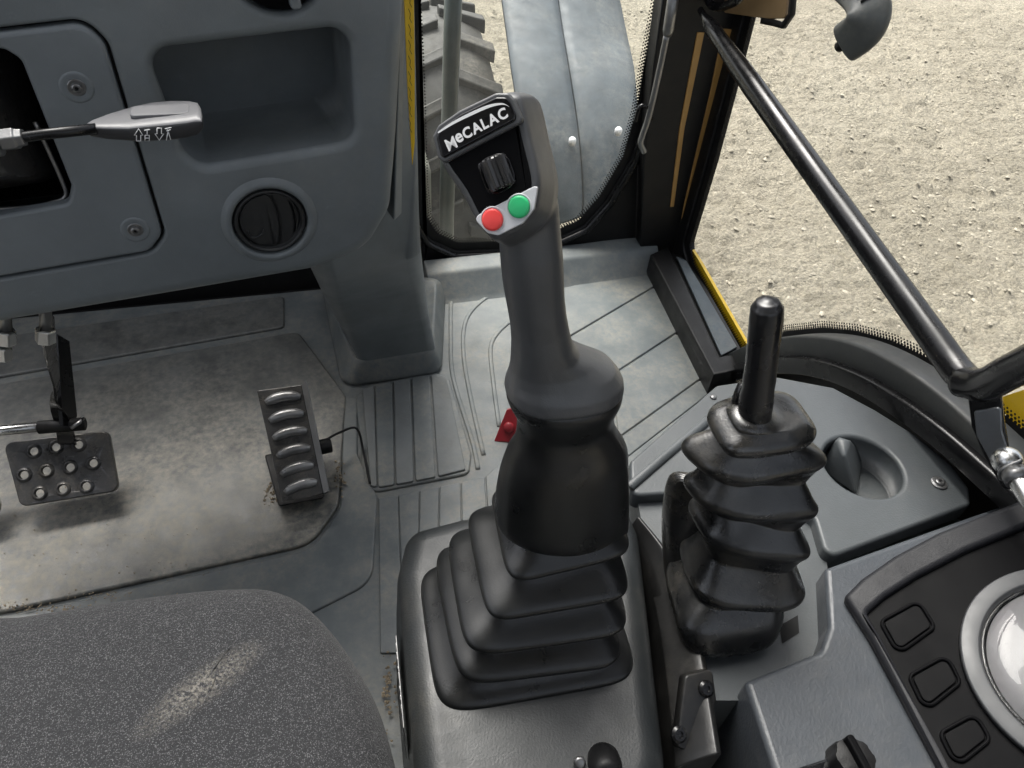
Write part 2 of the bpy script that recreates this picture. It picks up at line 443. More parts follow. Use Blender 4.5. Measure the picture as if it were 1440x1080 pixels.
for i in range(14000):
    x, y = random.uniform(.9, 8), random.uniform(-.5, 8.5)
    r = .004 + .014 * random.random() ** 3
    z = GZ + heights(x, y) + r * .1; a = random.random() * 6.28; k = len(vs)
    sx, sy, sz = r * random.uniform(.7, 1.4), r * random.uniform(.7, 1.3), r * random.uniform(.4, .9)
    for p in ico:
        q = (p[0] * sx * random.uniform(.8, 1.2), p[1] * sy * random.uniform(.8, 1.2), p[2] * sz)
        vs.append((x + q[0] * math.cos(a) - q[1] * math.sin(a), y + q[0] * math.sin(a) + q[1] * math.cos(a), z + q[2]))
    fs += [tuple(v + k for v in f) for f in icf]
g = obj('gravel_stones', vs, fs, STONE, smooth=False); g['kind'] = 'stuff'
tag(g, 'loose pale stones lying on the beige gravel yard outside the cab', 'gravel'); g['kind'] = 'stuff'

WX = .84                        # plane of the side glass
WY = 1.42                       # plane of the front glass
fl = obj('floor', *prism(Frame(V((0, 0, 0)), Z, V((0, 1, 0))), [(-.9, -.3), (.80, -.3), (.80, 1.44), (-.9, 1.44)], -.05, -.006), BLKM, smooth=False)
fl['kind'] = 'structure'
fw = obj('firewall', *prism(Frame(V((0, WY, 0)), V((0, -1, 0))), [(-.9, -.05), (.21, -.05), (.21, 1.0), (-.9, 1.0)], -.03, 0), BLKM, smooth=False)
tag(fw, 'dark front bulkhead behind the pedals and below the dashboard', 'bulkhead')

# ================================================================== floor mat
FZ = Frame(V((0, 0, 0)), Z, V((0, 1, 0)))           # a = x, b = y
FZ.ux, FZ.uy = V((1, 0, 0)), V((0, 1, 0))
def fpx(pts): return [tuple(pz(u, v, 0)[:2]) for u, v in pts]
mat = thing('floor_mat', 'grey moulded rubber floor mat with grooved panels and dried mud', 'floor mat', (0, .9, 0))
obj('base_sheet', *prism(FZ, [(-.88, -.2), (.775, -.2), (.79, 1.405), (-.88, 1.405)], -.005, 0, .0), MAT, mat, smooth=False)
def panel(name, pts, r, top, m=MAT, edge=.004, seg=7):
    return wn(obj(name, *prism(FZ, rpoly(ccw(fpx(pts)), r, seg), -.001, top, edge), m, mat))
# the muddy main panel under the pedals, with its rim
panel('heel_panel', [(-260, 905), (15, 862), (438, 768), (476, 715), (487, 560), (420, 470), (-260, 590)], [0, .02, .06, .05, .05, .02, 0], .009, MATD)
panel('rim_panel', [(-300, 990), (10, 900), (430, 868), (524, 820), (531, 700), (503, 640), (503, 560), (484, 560), (478, 716), (441, 773), (15, 868), (-300, 920)],
      [0, .0, .03, .05, .02, .02, 0, 0, .05, .06, .02, 0], .005, MAT)
panel('toe_panel', [(-300, 585), (400, 462), (400, 418), (-300, 520)], .01, .006, MATD)
# foot plate made of wide slats
fr_out = [(500, 560), (522, 543), (612, 526), (632, 534), (663, 640), (660, 668), (640, 672), (527, 694), (512, 680)]
panel('foot_plate', fr_out, .02, .006)
def between(l0, l1, gap=.10):
    (a, b), (c, d) = l0, l1
    lerp = lambda p, q, t: (p[0] + (q[0] - p[0]) * t, p[1] + (q[1] - p[1]) * t)
    return [lerp(a, c, gap), lerp(a, c, 1 - gap), lerp(b, d, 1 - gap), lerp(b, d, gap)]
cuts = [((509, 553), (521, 687)), ((527, 546), (531, 690)), ((553, 541), (556, 686)), ((578, 537), (583, 681)), ((605, 531), (614, 675)), ((629, 537), (657, 664))]
for i in range(5):
    wn(obj('slat', *prism(FZ, rpoly(ccw(fpx(between(cuts[i], cuts[i + 1], .05))), .004, 3), .004, .0105, .002), MATR if i in (0, 2, 4) else MAT, mat))
# long ribs running back from the foot plate
cuts = [((532, 702), (534, 920)), ((560, 698), (568, 920)), ((590, 692), (588, 800)), ((618, 686), (616, 790)), ((648, 680), (650, 790)), ((682, 672), (690, 790)), ((720, 640), (735, 790))]
for i in range(6):
    wn(obj('rib', *prism(FZ, rpoly(ccw(fpx(between(cuts[i], cuts[i + 1], .02))), .003, 3), -.001, .004, .002), MAT, mat))
# contour steps around the console post
def strip_line(name, pts, wdt, h, m=MAT):
    path = crom([pz(u, v, 0) for u, v in pts], 6)
    pr_ = [(-wdt, -.002), (-wdt * .8, h * .8), (-wdt * .4, h), (wdt * .4, h), (wdt * .8, h * .8), (wdt, -.002)]
    return obj(name, *sweep(path, pr_, Z), m, mat)
strip_line('contour_ridge', [(634, 425), (634, 470), (637, 530), (664, 620), (672, 660)], .005, .0028)
strip_line('contour_ridge', [(712, 400), (672, 428), (654, 455), (652, 500), (662, 560), (680, 640)], .005, .0028)
strip_line('contour_ridge', [(720, 450), (700, 468), (690, 490), (694, 540), (702, 600)], .005, .0028)
# diagonal planks by the side window
P_ = [((727, 420), (912, 378)), ((799, 477), (922, 403)), ((860, 530), (965, 461)), ((870, 618), (992, 530)), ((862, 660), (1022, 536)), ((900, 720), (1060, 570))]
for i in range(len(P_) - 1):
    wn(obj('plank', *prism(FZ, rpoly(ccw(fpx(between(P_[i], P_[i + 1], .02))), .004, 3), -.001, .004 + (.005 if i == 4 else 0), .003), MAT, mat))
# upstand below the front window
prof = [(1.30, -.002), (1.318, .008), (1.352, .046), (1.362, .052), (1.405, .056), (1.405, -.002)]
wn(obj('front_upstand', *loft([[V((x, y + dx, z)) for y, z in prof] for x, dx in ((.215, 0), (.40, .005), (.60, .012), (.795, .025))]), MAT, mat, bevel=.004))
# collar the console post drops into
PF = [(497, 505), (602, 487), (598, 400), (446, 405)]
co = [tuple(pz(u, v, 0)[:2]) for u, v in ((480, 548), (622, 528), (628, 392), (452, 400))]
ci = [tuple(pz(u, v, .05)[:2]) for u, v in ((505, 512), (606, 495), (612, 400), (452, 410))]
co, ci = rpoly(ccw(co), .035), rpoly(ccw(ci), .02)
rings = [[V((a, b, -.002)) for a, b in co], [V((a, b, .006)) for a, b in co], [V((a * .8 + c * .2, b * .8 + d * .2, .02)) for (a, b), (c, d) in zip(co, ci)],
         [V((a * .25 + c * .75, b * .25 + d * .75, .055)) for (a, b), (c, d) in zip(co, ci)], [V((a * .05 + c * .95, b * .05 + d * .95, .06)) for (a, b), (c, d) in zip(co, ci)], [V((c, d, .052)) for c, d in ci]]
obj('collar', *loft(rings, True, True), MAT, mat, sub=1)

# ================================================================== dashboard
DO = pz(0, 460, .5); DX = (pz(440, 385, .5) - DO)
dn = V((DX.y, -DX.x, 0)).normalized()
dn = (dn + Z * .04).normalized()
FD = Frame(DO, dn)
dash = thing('dashboard', 'dark grey moulded dashboard console with storage pocket and round air vent', 'dashboard', (-.1, 1.05, 0))
out = FD.loop([(-330, 520), (0, 462), (250, 419), (440, 386), (520, 356), (553, 300), (562, 200), (570, 60), (576, -90), (-330, -20)])
out = rpoly(ccw(out), [.0, .02, .02, .06, .06, .06, .05, .05, 0, 0][::1] if area2(out) > 0 else [0, 0, .05, .05, .06, .06, .06, .02, .02, 0], 8)
pan_px = [(-240, 70), (118, 29), (150, 60), (231, 330), (212, 355), (-240, 432)]
pan = rpoly(ccw(FD.loop(pan_px)), .02, 8)
rec = rpoly(ccw(FD.loop([(206, 72), (474, 40), (494, 60), (501, 200), (285, 236), (258, 215)])), [.02] * 6, 6)
vc = FD.ab(380, 311)
vr = abs(FD.ab(433, 304)[0] - FD.ab(327, 318)[0]) / 2
dc = FD.ab(388, -58); dr = abs(FD.ab(460, -66)[0] - FD.ab(316, -50)[0]) / 2
holes = [(offset(pan, .0015), .004, .012, 0, False), (rec, .010, .17, -.012, True), (ell(vc, vr, vr, 40), .012, .03, 0, True), (ell(dc, dr, dr, 40), .008, .02, 0, True)]
housing = obj('housing', *plate(FD, out, holes, .022, .30), GREY, dash)
wn(housing)
# steering column plate set into the face, with its opening
boot_px = [(-240, 90), (5, 68), (30, 84), (101, 262), (97, 286), (-240, 345)]
bl = rpoly(ccw(FD.loop(boot_px)), .010, 5)
fp = Frame(FD.pt(0, 0, .0015), dn)
colp = obj('column_plate', *plate(fp, offset(pan, -.0015), [(bl, .004, .012, 0, False)], .005, .012), GREYP, dash)
wn(colp)
obj('leak_backing', *plate(Frame(FD.pt(0, 0, -.0122), dn), offset(pan, .006), [(offset(bl, .004), 0, .004, 0, False)], 0, .004), BLKM, dash, smooth=False)  # black sheet added to stop light leaking round the column plate
obj('leak_cover', *prism(FD, offset(out, -.002), -.31, -.296), BLKM, dash, smooth=False)  # unseen, closes the housing so no daylight comes in from behind
for u, v in ((108, 122), (190, 322)):
    a, b = FD.ab(u, v)
    s = screw(colp, FD, a, b, .0078, .002)
    obj('dimple', *lathe(FD.pt(a, b, .0008), dn, [(0, .0145), (.0008, .0145), (.0016, .0125), (.0010, .0098), (.0008, 0)], 28), GREYP, colp)
# round air vent
vent = obj('air_vent', *lathe(FD.pt(*vc, -.02), dn, [(0, vr * .98), (.018, vr * .97), (.0225, vr * .93), (.0235, vr * .87), (.021, vr * .83), (.012, vr * .80), (.012, 0)], 48), VENTM, dash)
wn(vent)
def disc_piece(r, x0, x1, c0, c1, bow):   # part of a disc between two chords with bowed edges
    pts = []
    n = 14
    for i in range(n + 1):
        y = -1 + 2 * i / n
        xm = x0 + bow * (1 - y * y); pts.append((max(-math.sqrt(max(0, 1 - y * y)), min(math.sqrt(max(0, 1 - y * y)), xm)), y))
    for i in range(n, -1, -1):
        y = -1 + 2 * i / n
        xm = x1 + bow * (1 - y * y); pts.append((max(-math.sqrt(max(0, 1 - y * y)), min(math.sqrt(max(0, 1 - y * y)), xm)), y))
    o = []
    for p in pts:
        if not o or (V(p) - V(o[-1])).length > .02: o.append(p)
    return [(vc[0] + p[0] * r, vc[1] + p[1] * r) for p in o]
for x0, x1 in ((-1.3, .10), (.16, .62), (.68, 1.2)):
    obj('vane', *prism(FD, disc_piece(vr * .795, x0, x1, 0, 0, .18), -.010, -.001 if x0 < 0 else -.003, .0015), VENTM, vent, smooth=False)
obj('finger_tab', *tube(crom([FD.pt(vc[0] + vr * a, vc[1] + vr * b, -.0005) for a, b in ((-.62, -.18), (-.6, -.36), (-.45, -.43), (-.28, -.36), (-.2, -.22))], 4), .0012, 8), VENTM, vent)
wn(obj('vent_lip', *loft([circ(FD.pt(*vc, h), dn, r, 56) for h, r in ((-.004, vr * 1.34), (.0005, vr * 1.26), (.0040, vr * 1.17), (.0055, vr * 1.08), (.0035, vr * 1.0), (-.012, vr * .975))], False, False), GREY, dash))
# dial above the pocket
dial = obj('dial', *lathe(FD.pt(*dc, -.018), dn, [(0, dr * .95), (.017, dr * .94), (.021, dr * .88), (.021, dr * .55), (.03, dr * .5), (.032, 0)], 40), DARKP, dash)
obj('pointer', *prism(FD, rpoly([(dc[0] + .006, dc[1] - dr * .86), (dc[0] + .016, dc[1] - dr * .86), (dc[0] + .013, dc[1] - dr * .2), (dc[0] + .003, dc[1] - dr * .2)], .003), .0, .0155, .002), GREYP, dial)
# console post down to the floor
tl = [pz(u, v, .50) for u, v in ((446, 392), (585, 372))]
depth_v = -V((dn.x, dn.y, 0)).normalized()
def postring(pl, pr_, z, d, r):
    a, b = pz(*pl, z), pz(*pr_, z)
    e = (b - a).normalized(); f = V((-e.y, e.x, 0))
    q = [a, b, b + f * d, a + f * d]
    return [V((x, y, z)) for x, y in rpoly([(p.x, p.y) for p in q], r, 5)]
rings = [postring((440, 330), (598, 200), .56, .16, .03), postring((444, 392), (600, 360), .44, .17, .03), postring((464, 436), (603, 410), .27, .19, .025), postring((492, 486), (609, 464), .12, .22, .02), postring((505, 512), (615, 494), .05, .26, .02), postring((505, 525), (618, 507), .0, .26, .02)]
xm = pz(545, 250, .56).x
nar = [V((max(p.x, xm), max(p.y, .90), 0)) for p in rings[0]]
rings = [[V((p.x, p.y, 1.0)) for p in nar], [V((p.x, p.y, .60)) for p in nar]] + rings
post = obj('post', *loft(rings), GREY, dash)
wn(post)
# side return of the housing and the yellow strip stuck on its edge
side = obj('side_return', *loft([[FD.pt(*FD.ab(563, 330), -.03), FD.pt(*FD.ab(580, 330), -.05), FD.pt(*FD.ab(580, 330), -.28), FD.pt(*FD.ab(550, 330), -.28)],
                       [FD.pt(*FD.ab(580, -90), -.03), FD.pt(*FD.ab(590, -90), -.05), FD.pt(*FD.ab(590, -90), -.28), FD.pt(*FD.ab(560, -90), -.28)]]), GREY, dash, bevel=.008)
FY = Frame(FD.pt(*FD.ab(580, 100), -.045), dn)
stick = obj('warning_strip', *prism(FY, FY.loop([(566, -60), (581, -60), (583, 90), (583, 200), (580, 232), (573, 120)]), -.002, .0005), YEL, dash, smooth=False, label='narrow yellow strip on the dashboard edge')
vs, fs = [], []
for k in range(9):
    v0 = -10 + k * 22
    p = [FY.pt(*FY.ab(u, v), .0008) for u, v in ((574, v0), (577, v0 + 7), (576, v0 + 14), (579, v0 + 20))]
    t_ = tube(p, .0003, 5); vs, fs = merge((vs, fs), t_)
obj('strip_print', vs, fs, BLKM, stick)

# steering column boot behind the opening
boot = thing('steering_boot', 'glossy black folded boot inside the steering column opening', 'boot', FD.pt(*FD.ab(-60, 290), -.1))
def bp(u, v, c): a, b = FD.ab(u, v); return FD.pt(a, b, c)
sec = []
for c, pts in ((-.11, [(-260, 60), (40, 60), (140, 300), (-260, 400)]), (-.045, [(-250, 110), (-5, 95), (75, 285), (-250, 330)]), (-.02, [(-240, 120), (-10, 108), (62, 268), (-240, 310)]),
               (.004, [(-230, 130), (-25, 118), (20, 250), (-230, 275)]), (.03, [(-220, 140), (-40, 130), (-10, 230), (-220, 250)])):
    sec.append([bp(u, v, c) for u, v in pts])
rings = []
for s in sec:
    lp = []
    for i in range(4):
        for k in range(6): lp.append(s[i].lerp(s[(i + 1) % 4], k / 6))
    rings.append(lp)
obj('sleeve', *loft(rings), plastic('boot_gloss', (.02, .02, .021), .2, 60, .25, .2, lump=3, dist=.002, dust=.1), boot, sub=2)
obj('worn_edge', *tube(crom([FD.pt(*FD.ab(u, v), -.014) for u, v in ((-240, 318), (20, 302), (72, 294), (92, 284), (86, 262), (68, 222), (48, 180))], 4), .0022, 8), STEELD, boot, label='pale worn edge of the boot')

# control stalk with pictograms
ST_Y = FD.pt(*FD.ab(150, 190), .075).y
stalk = thing('control_stalk', 'grey tipped steering column stalk with white arrow pictograms', 'stalk', py(-20, 200, ST_Y))
def sy(u, v, d=0): return py(u, v, ST_Y + d)
obj('rod', *tube([sy(-40, 202), sy(10, 196), sy(60, 189), sy(135, 181)], .0046, 16), BLK, stalk)
ax_ = (sy(60, 189) - sy(-40, 202)).normalized()
obj('nut', *lathe(sy(2, 197), ax_, [(0, .0095), (.012, .0095), (.013, .008), (.018, .0075), (.0185, .004)], 6), STEELD, stalk, smooth=False, bevel=.001)
obj('washer', *lathe(sy(-14, 199), ax_, [(0, .013), (.006, .013), (.007, .011)], 24), STEELD, stalk)
stn = [(121, 179, 190, .004), (127, 178, 194, .006), (150, 178, 199, .012), (180, 178, 202, .018), (205, 175, 203, .020), (235, 172, 202, .020), (262, 169, 198, .018), (275, 167, 194, .015), (281, 168, 188, .010), (284, 170, 182, .005)]
rings = [[p + V((0, d_, 0)) for p in sring(sy(u, a), sy(u + 1.5, b), ax_, 1, 4.2, 28, depth=d_)] for u, a, b, d_ in [(*q[:3], q[3] * 1.3) for q in stn]]
hv, hf = loft(rings)
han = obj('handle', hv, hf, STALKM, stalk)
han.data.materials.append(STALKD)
for p_ in han.data.polygons:                        # sky light painted in: upward faces pale, the rest darker
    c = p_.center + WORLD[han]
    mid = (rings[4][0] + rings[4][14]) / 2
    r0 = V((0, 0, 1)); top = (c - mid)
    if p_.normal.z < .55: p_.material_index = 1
wn(obj('thumb_pad', *prism(Frame((rings[3][14] + rings[6][14]) / 2, V((0, -.02, 1)), V((0, 1, 0))), rpoly([(-.024, -.010), (.026, -.010), (.026, .010), (-.024, .010)], .005), -.004, .0022, .0012), STALKM, han))
# pictograms lie on the face turned to the driver
fn = (rings[4][14] - rings[4][0]).cross(ax_).normalized()
if fn.dot(CAM - rings[4][0]) < 0: fn = -fn
fc = (rings[4][0] + rings[4][14]) / 2 + fn * (.026 + .0004)
FP = Frame(fc, fn)
def stroke(parent, pts, closed=False, r=.00042, name='pictogram', m=WHITE):
    q = [FP.pt(*FP.ab(u, v), .0003) for u, v in pts]
    if closed: q.append(q[0])
    return tube(q, r, 6)
def up_arrow(x, y, s=1): return [(x - 3, y + 8 * s), (x - 3, y), (x - 6, y), (x, y - 9 * s), (x + 6, y), (x + 3, y), (x + 3, y + 8 * s)]
obj('pictogram', *merge(stroke(0, up_arrow(195, 190, 1), True)), WHITE, han)
obj('pictogram', *merge(stroke(0, [(203, 183), (211, 182)]), stroke(0, [(207, 183), (207, 189)]), stroke(0, [(204, 190), (204, 198), (210, 198), (210, 190)], True), stroke(0, [(204, 194), (210, 194)])), WHITE, han)
obj('pictogram', *merge(stroke(0, up_arrow(224, 188, -1), True)), WHITE, han)
obj('pictogram', *merge(stroke(0, [(232, 181), (241, 179)]), stroke(0, [(234, 184), (240, 182)]), stroke(0, [(236, 186), (234, 197)]), stroke(0, [(237, 186), (240, 196)]), stroke(0, [(235, 181), (236, 186), (238, 182)])), WHITE, han)

# ================================================================== pedals
def perp_frame(u, v, z, n): return Frame(pz(u, v, z), V(n))
def brake_pedal(label):
    FB = perp_frame(85, 660, .085, (.05, -.62, .78))
    t = thing('brake_pedal', label, 'pedal', (FB.o.x, FB.o.y + .05, 0), 'paired brake pedals')
    o2 = rpoly(ccw(FB.loop([(4, 622), (152, 605), (167, 690), (28, 713)])), .012, 6)
    hp = [(98, 524), (162, 512), (228, 505), (70, 592), (135, 580), (203, 570), (270, 558), (115, 645), (182, 633), (250, 625)]
    cs = [FB.ab(x / 2.057, 380 + y / 2.057) for x, y in hp]
    hr = .0072
    p = wn(obj('plate', *plate(FB, o2, [(ell(c, hr, hr, 16), .0, .004, 0, False) for c in cs], .0025, .012, 3), DSTEEL, t))
    for c in cs:
        obj('hole_collar', *loft([circ(FB.pt(*c, h), FB.n, r, 18) for h, r in ((-.001, hr + .0055), (.0015, hr + .0035), (.0030, hr + .0018), (.0034, hr + .0005), (.002, hr - .0006), (-.004, hr - .0008))], False, False), DSTEEL, p)
    a = [pz(66, 455, .47), pz(72, 500, .36), pz(80, 540, .26), pz(79, 565, .20), pz(90, 600, .14), pz(95, 625, .11)]
    obj('arm', *sweep(crom(a, 4), [(-.012, -.005), (.012, -.005), (.012, .005), (-.012, .005)], V((0, -.4, .9)).normalized()), BLK, t, bevel=.0015)
    obj('web', *prism(Frame(pz(90, 540, .2), V((1, -.25, .1)).normalized()), Frame(pz(90, 540, .2), V((1, -.25, .1)).normalized()).loop([(78, 470), (95, 480), (106, 585), (100, 600), (86, 598)]), -.003, .003), BLK, t, smooth=False)
    return t
bp1 = brake_pedal('black perforated brake pedal with ten raised holes and bent arm')
def copy_tree(o, parent=None):
    c = o.copy(); COL.objects.link(c); c.parent = parent; WORLD[c] = WORLD[o].copy()
    for ch in list(o.children): copy_tree(ch, c)
    return c
bp2 = copy_tree(bp1); bp2.location.x -= .170; bp2.location.y -= .012
bp2['label'] = 'second brake pedal, mostly out of view beside the perforated one'
bar_ = thing('brake_locking_bar', 'bright steel bar with black sleeve linking the brake pedals', 'bar', pz(40, 603, .13))
obj('shaft', *tube([pz(-120, 618, .145), pz(78, 598, .145)], .008, 18), STEEL, bar_)
obj('sleeve', *tube([pz(55, 601, .145), pz(119, 596, .145)], .0105, 18), BLKM, bar_)
obj('clip', *tube([pz(100, 602, .15), pz(112, 594, .155), pz(117, 588, .15)], .003, 8), STEELD, bar_)
for k, (u, v, z) in enumerate(((3, 492, .42), (8, 470, .46), (64, 468, .46))):
    o = thing('hydraulic_fitting', ('bright hose fitting hanging under the dashboard, lower of the pair by the locking bar', 'bright hose fitting under the dashboard, upper of the pair by the locking bar', 'bright hose fitting beside the top of the brake pedal arm')[k], 'fitting', pz(u, v, z), 'fittings under the dashboard')
    obj('hex', *lathe(pz(u, v, z), V((.3, .2, 1)), [(-.012, .011), (.004, .011), (.006, .0095)], 6), STEEL, o, smooth=False, bevel=.001)
    obj('spigot', *lathe(pz(u, v, z), V((.3, .2, 1)), [(.005, .007), (.03, .0065), (.1, .0065)], 14), STEELD, o)

WORN = plastic('worn_steel', (.26, .26, .26), .33, 250, .5, .5, metal=.6, scratch=.9, dust=.3, dscale=30)
FA = perp_frame(412, 625, .10, (.0, -.55, .83))
acc = thing('accelerator_pedal', 'worn ribbed black accelerator pedal on the floor mat', 'pedal', (FA.o.x, FA.o.y + .04, 0))
ao = rpoly(ccw(FA.loop([(361, 549), (424, 541), (455, 694), (398, 710)])), .002, 3)
ap = wn(obj('plate', *plate(FA, ao, [], .0015, .016, 3), DSTEEL, acc))
for i in range(6):
    t = (i + .6) / 6.1
    l = (366 + (400 - 366) * t, 552 + (708 - 552) * t); r = (424 + (452 - 424) * t, 543 + (690 - 543) * t)
    pts = []
    for k in range(9):
        s = .07 + .86 * k / 8
        a, b = FA.ab(l[0] + (r[0] - l[0]) * s, l[1] + (r[1] - l[1]) * s)
        pts.append(FA.pt(a, b + .006 * (1 - (2 * k / 8 - 1) ** 2), -.0005))
    obj('tread_rib', *tube(pts, [.005, .0078, .0088, .009, .009, .009, .0088, .0078, .005], 12), WORN, ap)
wn(obj('side_flange', *prism(FA, FA.loop([(424, 541), (431, 535), (463, 690), (455, 694)]), -.022, .003, .001), STEELD, acc, label='bare scuffed metal flange'))
obj('hinge', *lathe(pz(455, 628, .07), V((1, .1, 0)), [(-.02, .013), (.012, .013), (.014, .010)], 20), BLKM, acc)
obj('link_wire', *tube(crom([pz(456, 620, .07), pz(478, 608, .06), pz(502, 603, .045), pz(512, 640, .012), pz(520, 680, .011)], 5), .0022, 8), BLKM, acc)
obj('bracket', *loft([[pz(u, v, h) for u, v in ((372, 640), (440, 628), (456, 700), (392, 712))] for h in (.0, .05)]), BLKM, acc, bevel=.003)
# mud crumbs on the mat
vs, fs = [], []
def crumbs(u0, v0, n, su, sv, r0):
    global vs, fs
    for i in range(n):
        p = pz(random.gauss(u0, su), random.gauss(v0, sv), .0095); k = len(vs); r = r0 * random.uniform(.3, 1.3)
        for q in ico: vs.append(p + V(q) * r * random.uniform(.7, 1.2))
        fs += [tuple(v + k for v in f) for f in icf]
crumbs(385, 690, 60, 7, 10, .0028); crumbs(478, 672, 40, 4, 10, .0028); crumbs(60, 856, 120, 40, 5, .0018); crumbs(150, 838, 60, 30, 4, .0016)
crumbs(250, 620, 90, 140, 60, .0010); crumbs(120, 740, 60, 80, 30, .0012); crumbs(546, 970, 50, 5, 30, .003); crumbs(250, 800, 50, 100, 10, .0012)
cr = obj('mud_crumbs', vs, fs, plastic('mud', (.22, .18, .125), .95, 200, .5, .3), smooth=False)
tag(cr, 'dried mud crumbs lying on the floor mat', 'mud'); cr['kind'] = 'stuff'

# ================================================================== seat
SZ = .44
seat = thing('driver_seat', 'dark flecked fabric seat cushion with a pale dust streak', 'seat', (-.3, .1, 0))
so_ = [tuple(pz(u, v, SZ - .03)[:2]) for u, v in ((-260, 905), (0, 868), (200, 836), (330, 823), (400, 828), (452, 862), (500, 925), (532, 985), (552, 1050), (566, 1130))]
so_ += [(.02, -.12), (-.62, -.12)]
so_ = ccw(so_)
so_ = [tuple(p) for p in crom([V(p) for p in so_], 3, True)]
rings = []
for ins, z in ((.035, .27), (.012, .31), (.0, .36), (0, .395), (.008, .42), (.024, .436), (.05, .444), (.09, .448), (.14, .450)):
    rings.append([V((a, b, z)) for a, b in offset(so_, -ins)])
cen_ = sum(rings[-1], V((0, 0, 0))) / len(rings[-1])
for k_, h_ in ((.7, .4505), (.4, .451), (.12, .451), (.01, .451)):
    rings.append([V((cen_.x + (p.x - cen_.x) * k_, cen_.y + (p.y - cen_.y) * k_, h_)) for p in rings[8]])
SEAT_STREAK = pz(285, 965, .448) - V((-.3, .1, 0))
obj('cushion', *loft(rings), seat_mat(), seat, sub=1)
obj('seat_pan', *loft([[V((a, b, z)) for a, b in offset(so_, -.05)] for z in (.0, .275)]), BLKM, seat)
obj('unseen_backrest', *loft([[V((a, b, z)) for a, b in rpoly([(-.58 + i_, -.30 - lean), (-.02 - i_, -.30 - lean), (-.02 - i_, -.17 - lean), (-.58 + i_, -.17 - lean)], .05)] for z, lean, i_ in ((.42, -.02, .03), (.5, 0, 0), (.8, .03, 0), (1.05, .07, .03), (1.12, .09, .08))]), BLKM, seat)  # out of view, added to block ground bounce and dim reflections

# ================================================================== joystick console
CZ = .30
def zl(pts, z): return [tuple(pz(u, v, z)[:2]) for u, v in pts]
pod = thing('joystick_console', 'grey plastic floor console with rounded top carrying the tall joystick', 'console', (.16, .36, 0))
po = rpoly(ccw(zl([(557, 800), (572, 738), (650, 718), (880, 690), (903, 742), (932, 985), (950, 1130), (592, 1190)], CZ)), [.05, .06, .03, .03, .03, .04, .03, .03], 7)
body = []
for c, g_ in ((-.005, .012), (.08, .009), (.2, .004), (CZ - .03, 0)):
    body.append([V((a, b, c)) for a, b in offset(po, g_)])
for k in range(1, 7):
    t = math.pi / 2 * k / 6
    body.append([V((a, b, CZ - .03 + .03 * math.sin(t))) for a, b in offset(po, -.03 * (1 - math.cos(t)))])
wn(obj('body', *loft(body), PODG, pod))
# dark label on the left flank
e0, e1_ = pz(557, 800, CZ), pz(592, 1190, CZ)
en_ = V((-(e1_ - e0).y, (e1_ - e0).x, 0)).normalized()
if en_.x > 0: en_ = -en_
lpt = lambda t, z, o: V((*(e0.lerp(e1_, t) + en_ * o)[:2], z))
lab = obj('label', [lpt(t, z, o) for o in (.0062, .0068) for t, z in ((.22, .262), (.58, .262), (.62, .245), (.60, .19), (.20, .19), (.18, .24))], [tuple(range(6)), tuple(range(6, 12))] + [(k, (k + 1) % 6, 6 + (k + 1) % 6, 6 + k) for k in range(6)], GLOSS, pod, smooth=False, label='dark printed label')
obj('label_print', *merge(*[tube(crom([lpt(.25 + .03 * q + .012 * math.sin(3 * q + s), .255 - .008 * q + .004 * math.cos(5 * s + q), .0070) for s in range(5)], 3), .0007, 5) for q in range(7)]), WHITE, lab)
# lever knob in front
kn = thing('console_knob', 'small black knob in the front slot of the joystick console', 'knob', pz(842, 1075, .29))
obj('knob', *lathe(pz(850, 1075, .30), V((-.15, -.75, .5)), [(-.02, .016), (.0, .017), (.012, .016), (.018, .012), (.02, 0)], 28), BLKM, kn, sub=1)
obj('screw', *lathe(pz(815, 1072, .305), V((-.2, -.6, .8)), [(0, .006), (.003, .006), (.004, .003)], 16), STEELD, kn)
#obj('slot', *lathe(pz(835, 1072, .296), V((-.1, -.4, 1)), [(0, .046), (.006, .042), (.007, .034), (.003, .03), (.003, 0)], 30), BLKM, pod)

# ================================================================== joystick
joy = thing('joystick', 'tall black joystick with emblem, thumb roller and red and green buttons', 'joystick', pz(755, 885, CZ))
lv = [(.302, (620, 1001), (897, 952), (591, 800)), (.335, (642, 967), (886, 935), (607, 768)), (.37, (653, 924), (892, 892), (626, 744)), (.41, (685, 876), (894, 838), (653, 715)), (.45, (717, 822), (894, 779), (685, 688))]
rg = []
for i, (z, a, b, c) in enumerate(lv):
    A, B, C_ = pz(*a, z), pz(*b, z), pz(*c, z)
    if i == 0:
        rg += [qring(A, B, C_, 6.5, 40, .004, -.004), qring(A, B, C_, 6.5, 40, .004, .002), qring(A, B, C_, 6.5, 40, -.004, .006), qring(A, B, C_, 6.5, 40, -.014, .010)]
    else:
        zz = 0
        rg += [qring(A, B, C_, 6.5, 40, -.018, -.014 if i > 1 else -.009), qring(A, B, C_, 6.5, 40, -.002, -.0085), qring(A, B, C_, 6.5, 40, .0005, -.002), qring(A, B, C_, 6.5, 40, -.001, .0025), qring(A, B, C_, 6.5, 40, -.007, .0065)]
        if i < 4:
            nz_, na, nb, nc = lv[i + 1]
            rg += [[p.lerp(q, .72) + V((0, 0, -.004)) for p, q in zip(rg[-1], qring(pz(*na, nz_), pz(*nb, nz_), pz(*nc, nz_), 6.5, 40, -.02, -.013))]]
top = qring(*[pz(*p, .45) for p in lv[4][1:]], 2.2, 40, -.022, .022)
rg += [top, qring(*[pz(*p, .45) for p in lv[4][1:]], 2.2, 40, -.026, .05)]
for k, r in enumerate(rg):
    if k > 4:
        for p in r:
            nz_ = mnoise.noise_vector(p * 22)
            p += V((nz_.x, nz_.y, nz_.z)) * .0018
